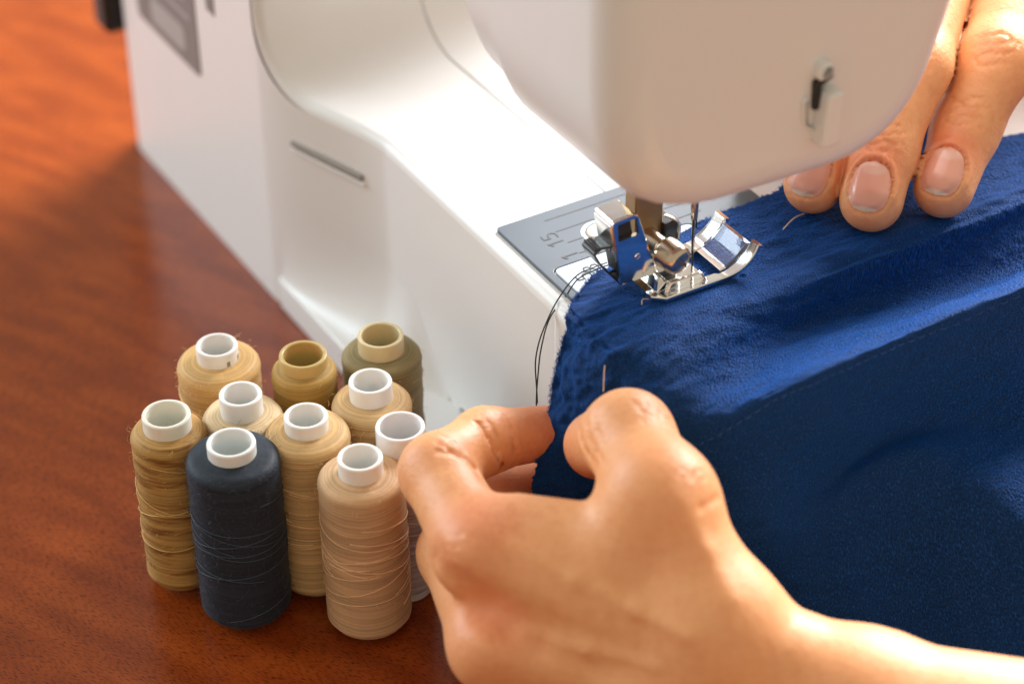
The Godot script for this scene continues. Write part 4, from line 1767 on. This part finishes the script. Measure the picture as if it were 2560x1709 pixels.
func left_hand(t: Node3D) -> void:
	var f := Field.new()
	for b in LEFT_BONES:
		f.bone(b[0], b[1], b[2], b[3], b[4])
	var J := LEFT_JOINTS
	var eye := CAM_POS * 1000.0
	# skin folds: over the finger joints, the thumb's tip and knuckle, the groove between two fingers
	for c in LEFT_CREASES:
		var l := []
		for p in c[2]:
			var d: Vector3 = (p - eye).normalized()
			l.append(f.hit(p - d * 70.0, d))
		for k in l.size() - 1:
			if l[k].distance_to(l[k + 1]) < 25.0:
				f.fold(l[k], l[k + 1], c[0], c[1])
	# tendon hollows on the back of the hand
	f.fold(J.K2.lerp(J.K3, 0.5) + V(-4, 6, 4), J.MC2.lerp(J.MC3, 0.5) + V(0, 10, 4), 1.6, 6.0)
	f.fold(J.K3.lerp(J.K4, 0.5) + V(-4, 6, 4), J.MC3.lerp(J.MC4, 0.5) + V(0, 10, 4), 1.5, 6.0)
	# knuckles stand up
	for k in [J.K2, J.K3]:
		var d: Vector3 = (eye - k).normalized()
		var p := f.hit(k + d * 30.0, -d)
		f.fold(p, p + V(0.5, 0.5, 0), -0.9, 6.0)
	var warm := [[J.T2, 20.0, 1.0], [J.D2, 9.0, 0.5], [J.T3, 12.0, 0.6], [J.T1, 11.0, 0.6], [J.K2 + V(0, 6, 0), 11.0, 0.75], [J.K3 + V(0, 6, 0), 11.0, 0.75], [J.P2, 11.0, 0.3], [J.M1 + V(0, 8, 0), 10.0, 0.25]]  # red of the index tip includes painted-in light shining through the flesh
	var box := AABB(V(-200, -60, -80), V(330, 300, 300))
	var s := f.surface(1.35, box, func(p: Vector3) -> Color: return skin_tint(p, warm))
	part("left_hand", s, M.skin, t, true, "left hand pinching the cloth edge between thumb and index finger")


func right_hand(t: Node3D) -> void:
	var f := Field.new()
	for b in RIGHT_BONES:
		f.bone(b[0], b[1], b[2], b[3], b[4])
	var J := RIGHT_JOINTS
	var nails := []
	var warm := []
	for k in ["I", "M", "N"]:
		var tip: Vector3 = J[k + "_T"]
		var dip: Vector3 = J[k + "_D"]
		var pip: Vector3 = J[k + "_P"]
		var ax := (tip - dip).normalized()
		var side := ax.cross(V(0, 1, 0)).normalized()
		var up := side.cross(ax).normalized()
		# nail bed: outline on the skin
		var mid := tip - ax * 1.0
		var half_w := 5.2
		var half_l := 6.7
		var edge := []
		for q in 28:
			var a := TAU * q / 28.0
			var e := V(signf(cos(a)) * pow(absf(cos(a)), 0.8), 0, signf(sin(a)) * pow(absf(sin(a)), 0.8))
			var o: Vector3 = mid + side * e.x * half_w + ax * e.z * half_l
			edge.append(f.hit(o + up * 22.0, -up))
		nails.append([mid, side, ax, up, half_w, half_l])
		warm.append([mid + up * 6.0 - ax * 6.5, 8.0, 0.95])
		warm.append([tip + ax * 4.0, 8.0, 0.55])
		# wrinkles over both joints
		var joints := [[dip, 0.8, [-3.2, -1.6, 0.2, 1.9, 3.6]], [pip, 1.0, [-5.0, -2.8, -0.8, 1.2, 3.4]]]
		for jt in joints:
			for o in jt[2]:
				var along: Vector3 = ax if jt[0] == dip else (dip - pip).normalized()
				var u2 := side.cross(along).normalized()
				var l := []
				for q in 7:
					var sx := (q / 3.0 - 1.0) * rng.randf_range(4.2, 6.0)
					var w: Vector3 = jt[0] + along * (o + 0.9 * sin(q * 1.3 + o)) + side * sx
					l.append(f.hit(w + u2 * 22.0, -u2))
				for q in 6:
					f.fold(l[q], l[q + 1], 0.27 * jt[1] * rng.randf_range(0.5, 1.2), 0.55)
			warm.append([jt[0] + up * 8.0, 6.0, 0.3])
		for q in 28:
			f.fold(edge[q], edge[(q + 1) % 28], 0.42, 0.6)
		# the fold of skin round the nail's root and sides
		var wall := []
		for q in 23:
			var a := PI * 0.92 + PI * 1.16 * q / 22.0
			var o: Vector3 = mid + side * cos(a) * half_w * 1.2 + ax * sin(a) * half_l * 1.2
			wall.append(f.hit(o + up * 22.0, -up))
		for q in 22:
			f.fold(wall[q], wall[q + 1], -0.38, 1.1)
	var box := AABB(V(20, 70, -140), V(240, 120, 190))
	var s := f.surface(1.05, box, func(p: Vector3) -> Color: return skin_tint(p, warm))
	var o := part("right_hand", s, M.skin, t, true, "right hand with fingertips pressing the cloth flat behind the presser foot")
	for nl in nails:
		var mid: Vector3 = nl[0]
		var side: Vector3 = nl[1]
		var ax: Vector3 = nl[2]
		var up: Vector3 = nl[3]
		var sh := Shape.new()
		var rows := 22
		var cols := 14
		for i in rows + 1:
			var v := i / float(rows) * 2.0 - 1.0
			# outline: round at the root, squarer at the free end
			var wv := pow(maxf(0.0, 1.0 - pow(absf(v), 2.4 if v < 0.0 else 3.4)), 0.5)
			for j in cols + 1:
				var u := (j / float(cols) * 2.0 - 1.0) * wv
				var base: Vector3 = mid + side * u * nl[4] + ax * v * nl[5]
				var p := f.hit(base + up * 22.0, -up)
				var rim := 1.0 - pow(maxf(absf(u), absf(v) if v < 0.0 else absf(v) * 0.9), 6.0)
				p += up * (0.22 + 0.36 * rim + (0.2 * smoothstep(0.55, 1.0, v)))
				var white := smoothstep(0.78, 0.84, v - 0.08 * (1.0 - u * u))
				var moon := 1.0 - smoothstep(0.75, 1.0, Vector2(u, (v + 1.0) * 1.5).length())
				var c := Color(0.78, 0.37, 0.27).lerp(Color(0.82, 0.52, 0.42), moon * 0.6).lerp(Color(0.88, 0.70, 0.50), white)
				sh.point(p, Vector2(u, v), c)
		for i in rows:
			for j in cols:
				var a := i * (cols + 1) + j
				sh.quad(a, a + 1, a + cols + 2, a + cols + 1)
		sh.smooth()
		if sh.n[(rows / 2) * (cols + 1) + cols / 2].dot(up) < 0.0:
			turn_over(sh)
		part("fingernail", sh, M.nail, o, true)


func build_threads() -> void:
	var t := thing("sewing_thread", "black thread running from the needle and trailing over the bed's edge", "thread")
	var twist := func(points: Array, phase: float) -> Array:
		var l := spline(points, 8)
		for i in l.size():
			l[i] += V(sin(i * 0.22 + phase), 0.4 * cos(i * 0.23 + phase), cos(i * 0.22 + phase)) * 0.3 * minf(1.0, i / 20.0)
		return l
	part("strand", tube(twist.call(TAIL_A, 0.0), 0.19, 6), M.black_thread, t)
	part("strand", tube(twist.call(TAIL_B, PI), 0.19, 6), M.black_thread, t)
	part("strand", tube([V(0.9, 118, 0.6), V(0.4, 101, 0.5), V(-0.35, 97, 0.45), V(-0.5, 90, 0.42), V(-0.25, 85.5, 0.4), V(-0.1, 82, 0.35)], 0.17, 6), M.black_thread, t)
	var loose := [
		[[V(38.9, 82.3, -4.9), V(34.5, 82.9, -3.7), V(29.8, 82.3, -1.7)], "short pale loose thread lying on the cloth near the fingertips", 0.2],
		[[V(-17.6, 82.3, 6.6), V(-19.4, 82.9, 6.6), V(-20.4, 82.3, 7.8)], "tiny pale thread end sticking out under the presser foot's heel", 0.13],
		[[V(-37.6, 80.3, 18.4), V(-39.0, 76.5, 19.7), V(-40.4, 71.8, 21.6)], "pale loose thread on the dark hanging part of the cloth above the thumb", 0.17],
	]
	for l in loose:
		var o := part("loose_thread", tube(spline(l[0], 6), l[2], 6), M.pale_thread, self)
		o.name = numbered("loose_thread")
		o.set_meta("label", l[1])
		o.set_meta("category", "thread")
		o.set_meta("group", "loose pale threads on the cloth")
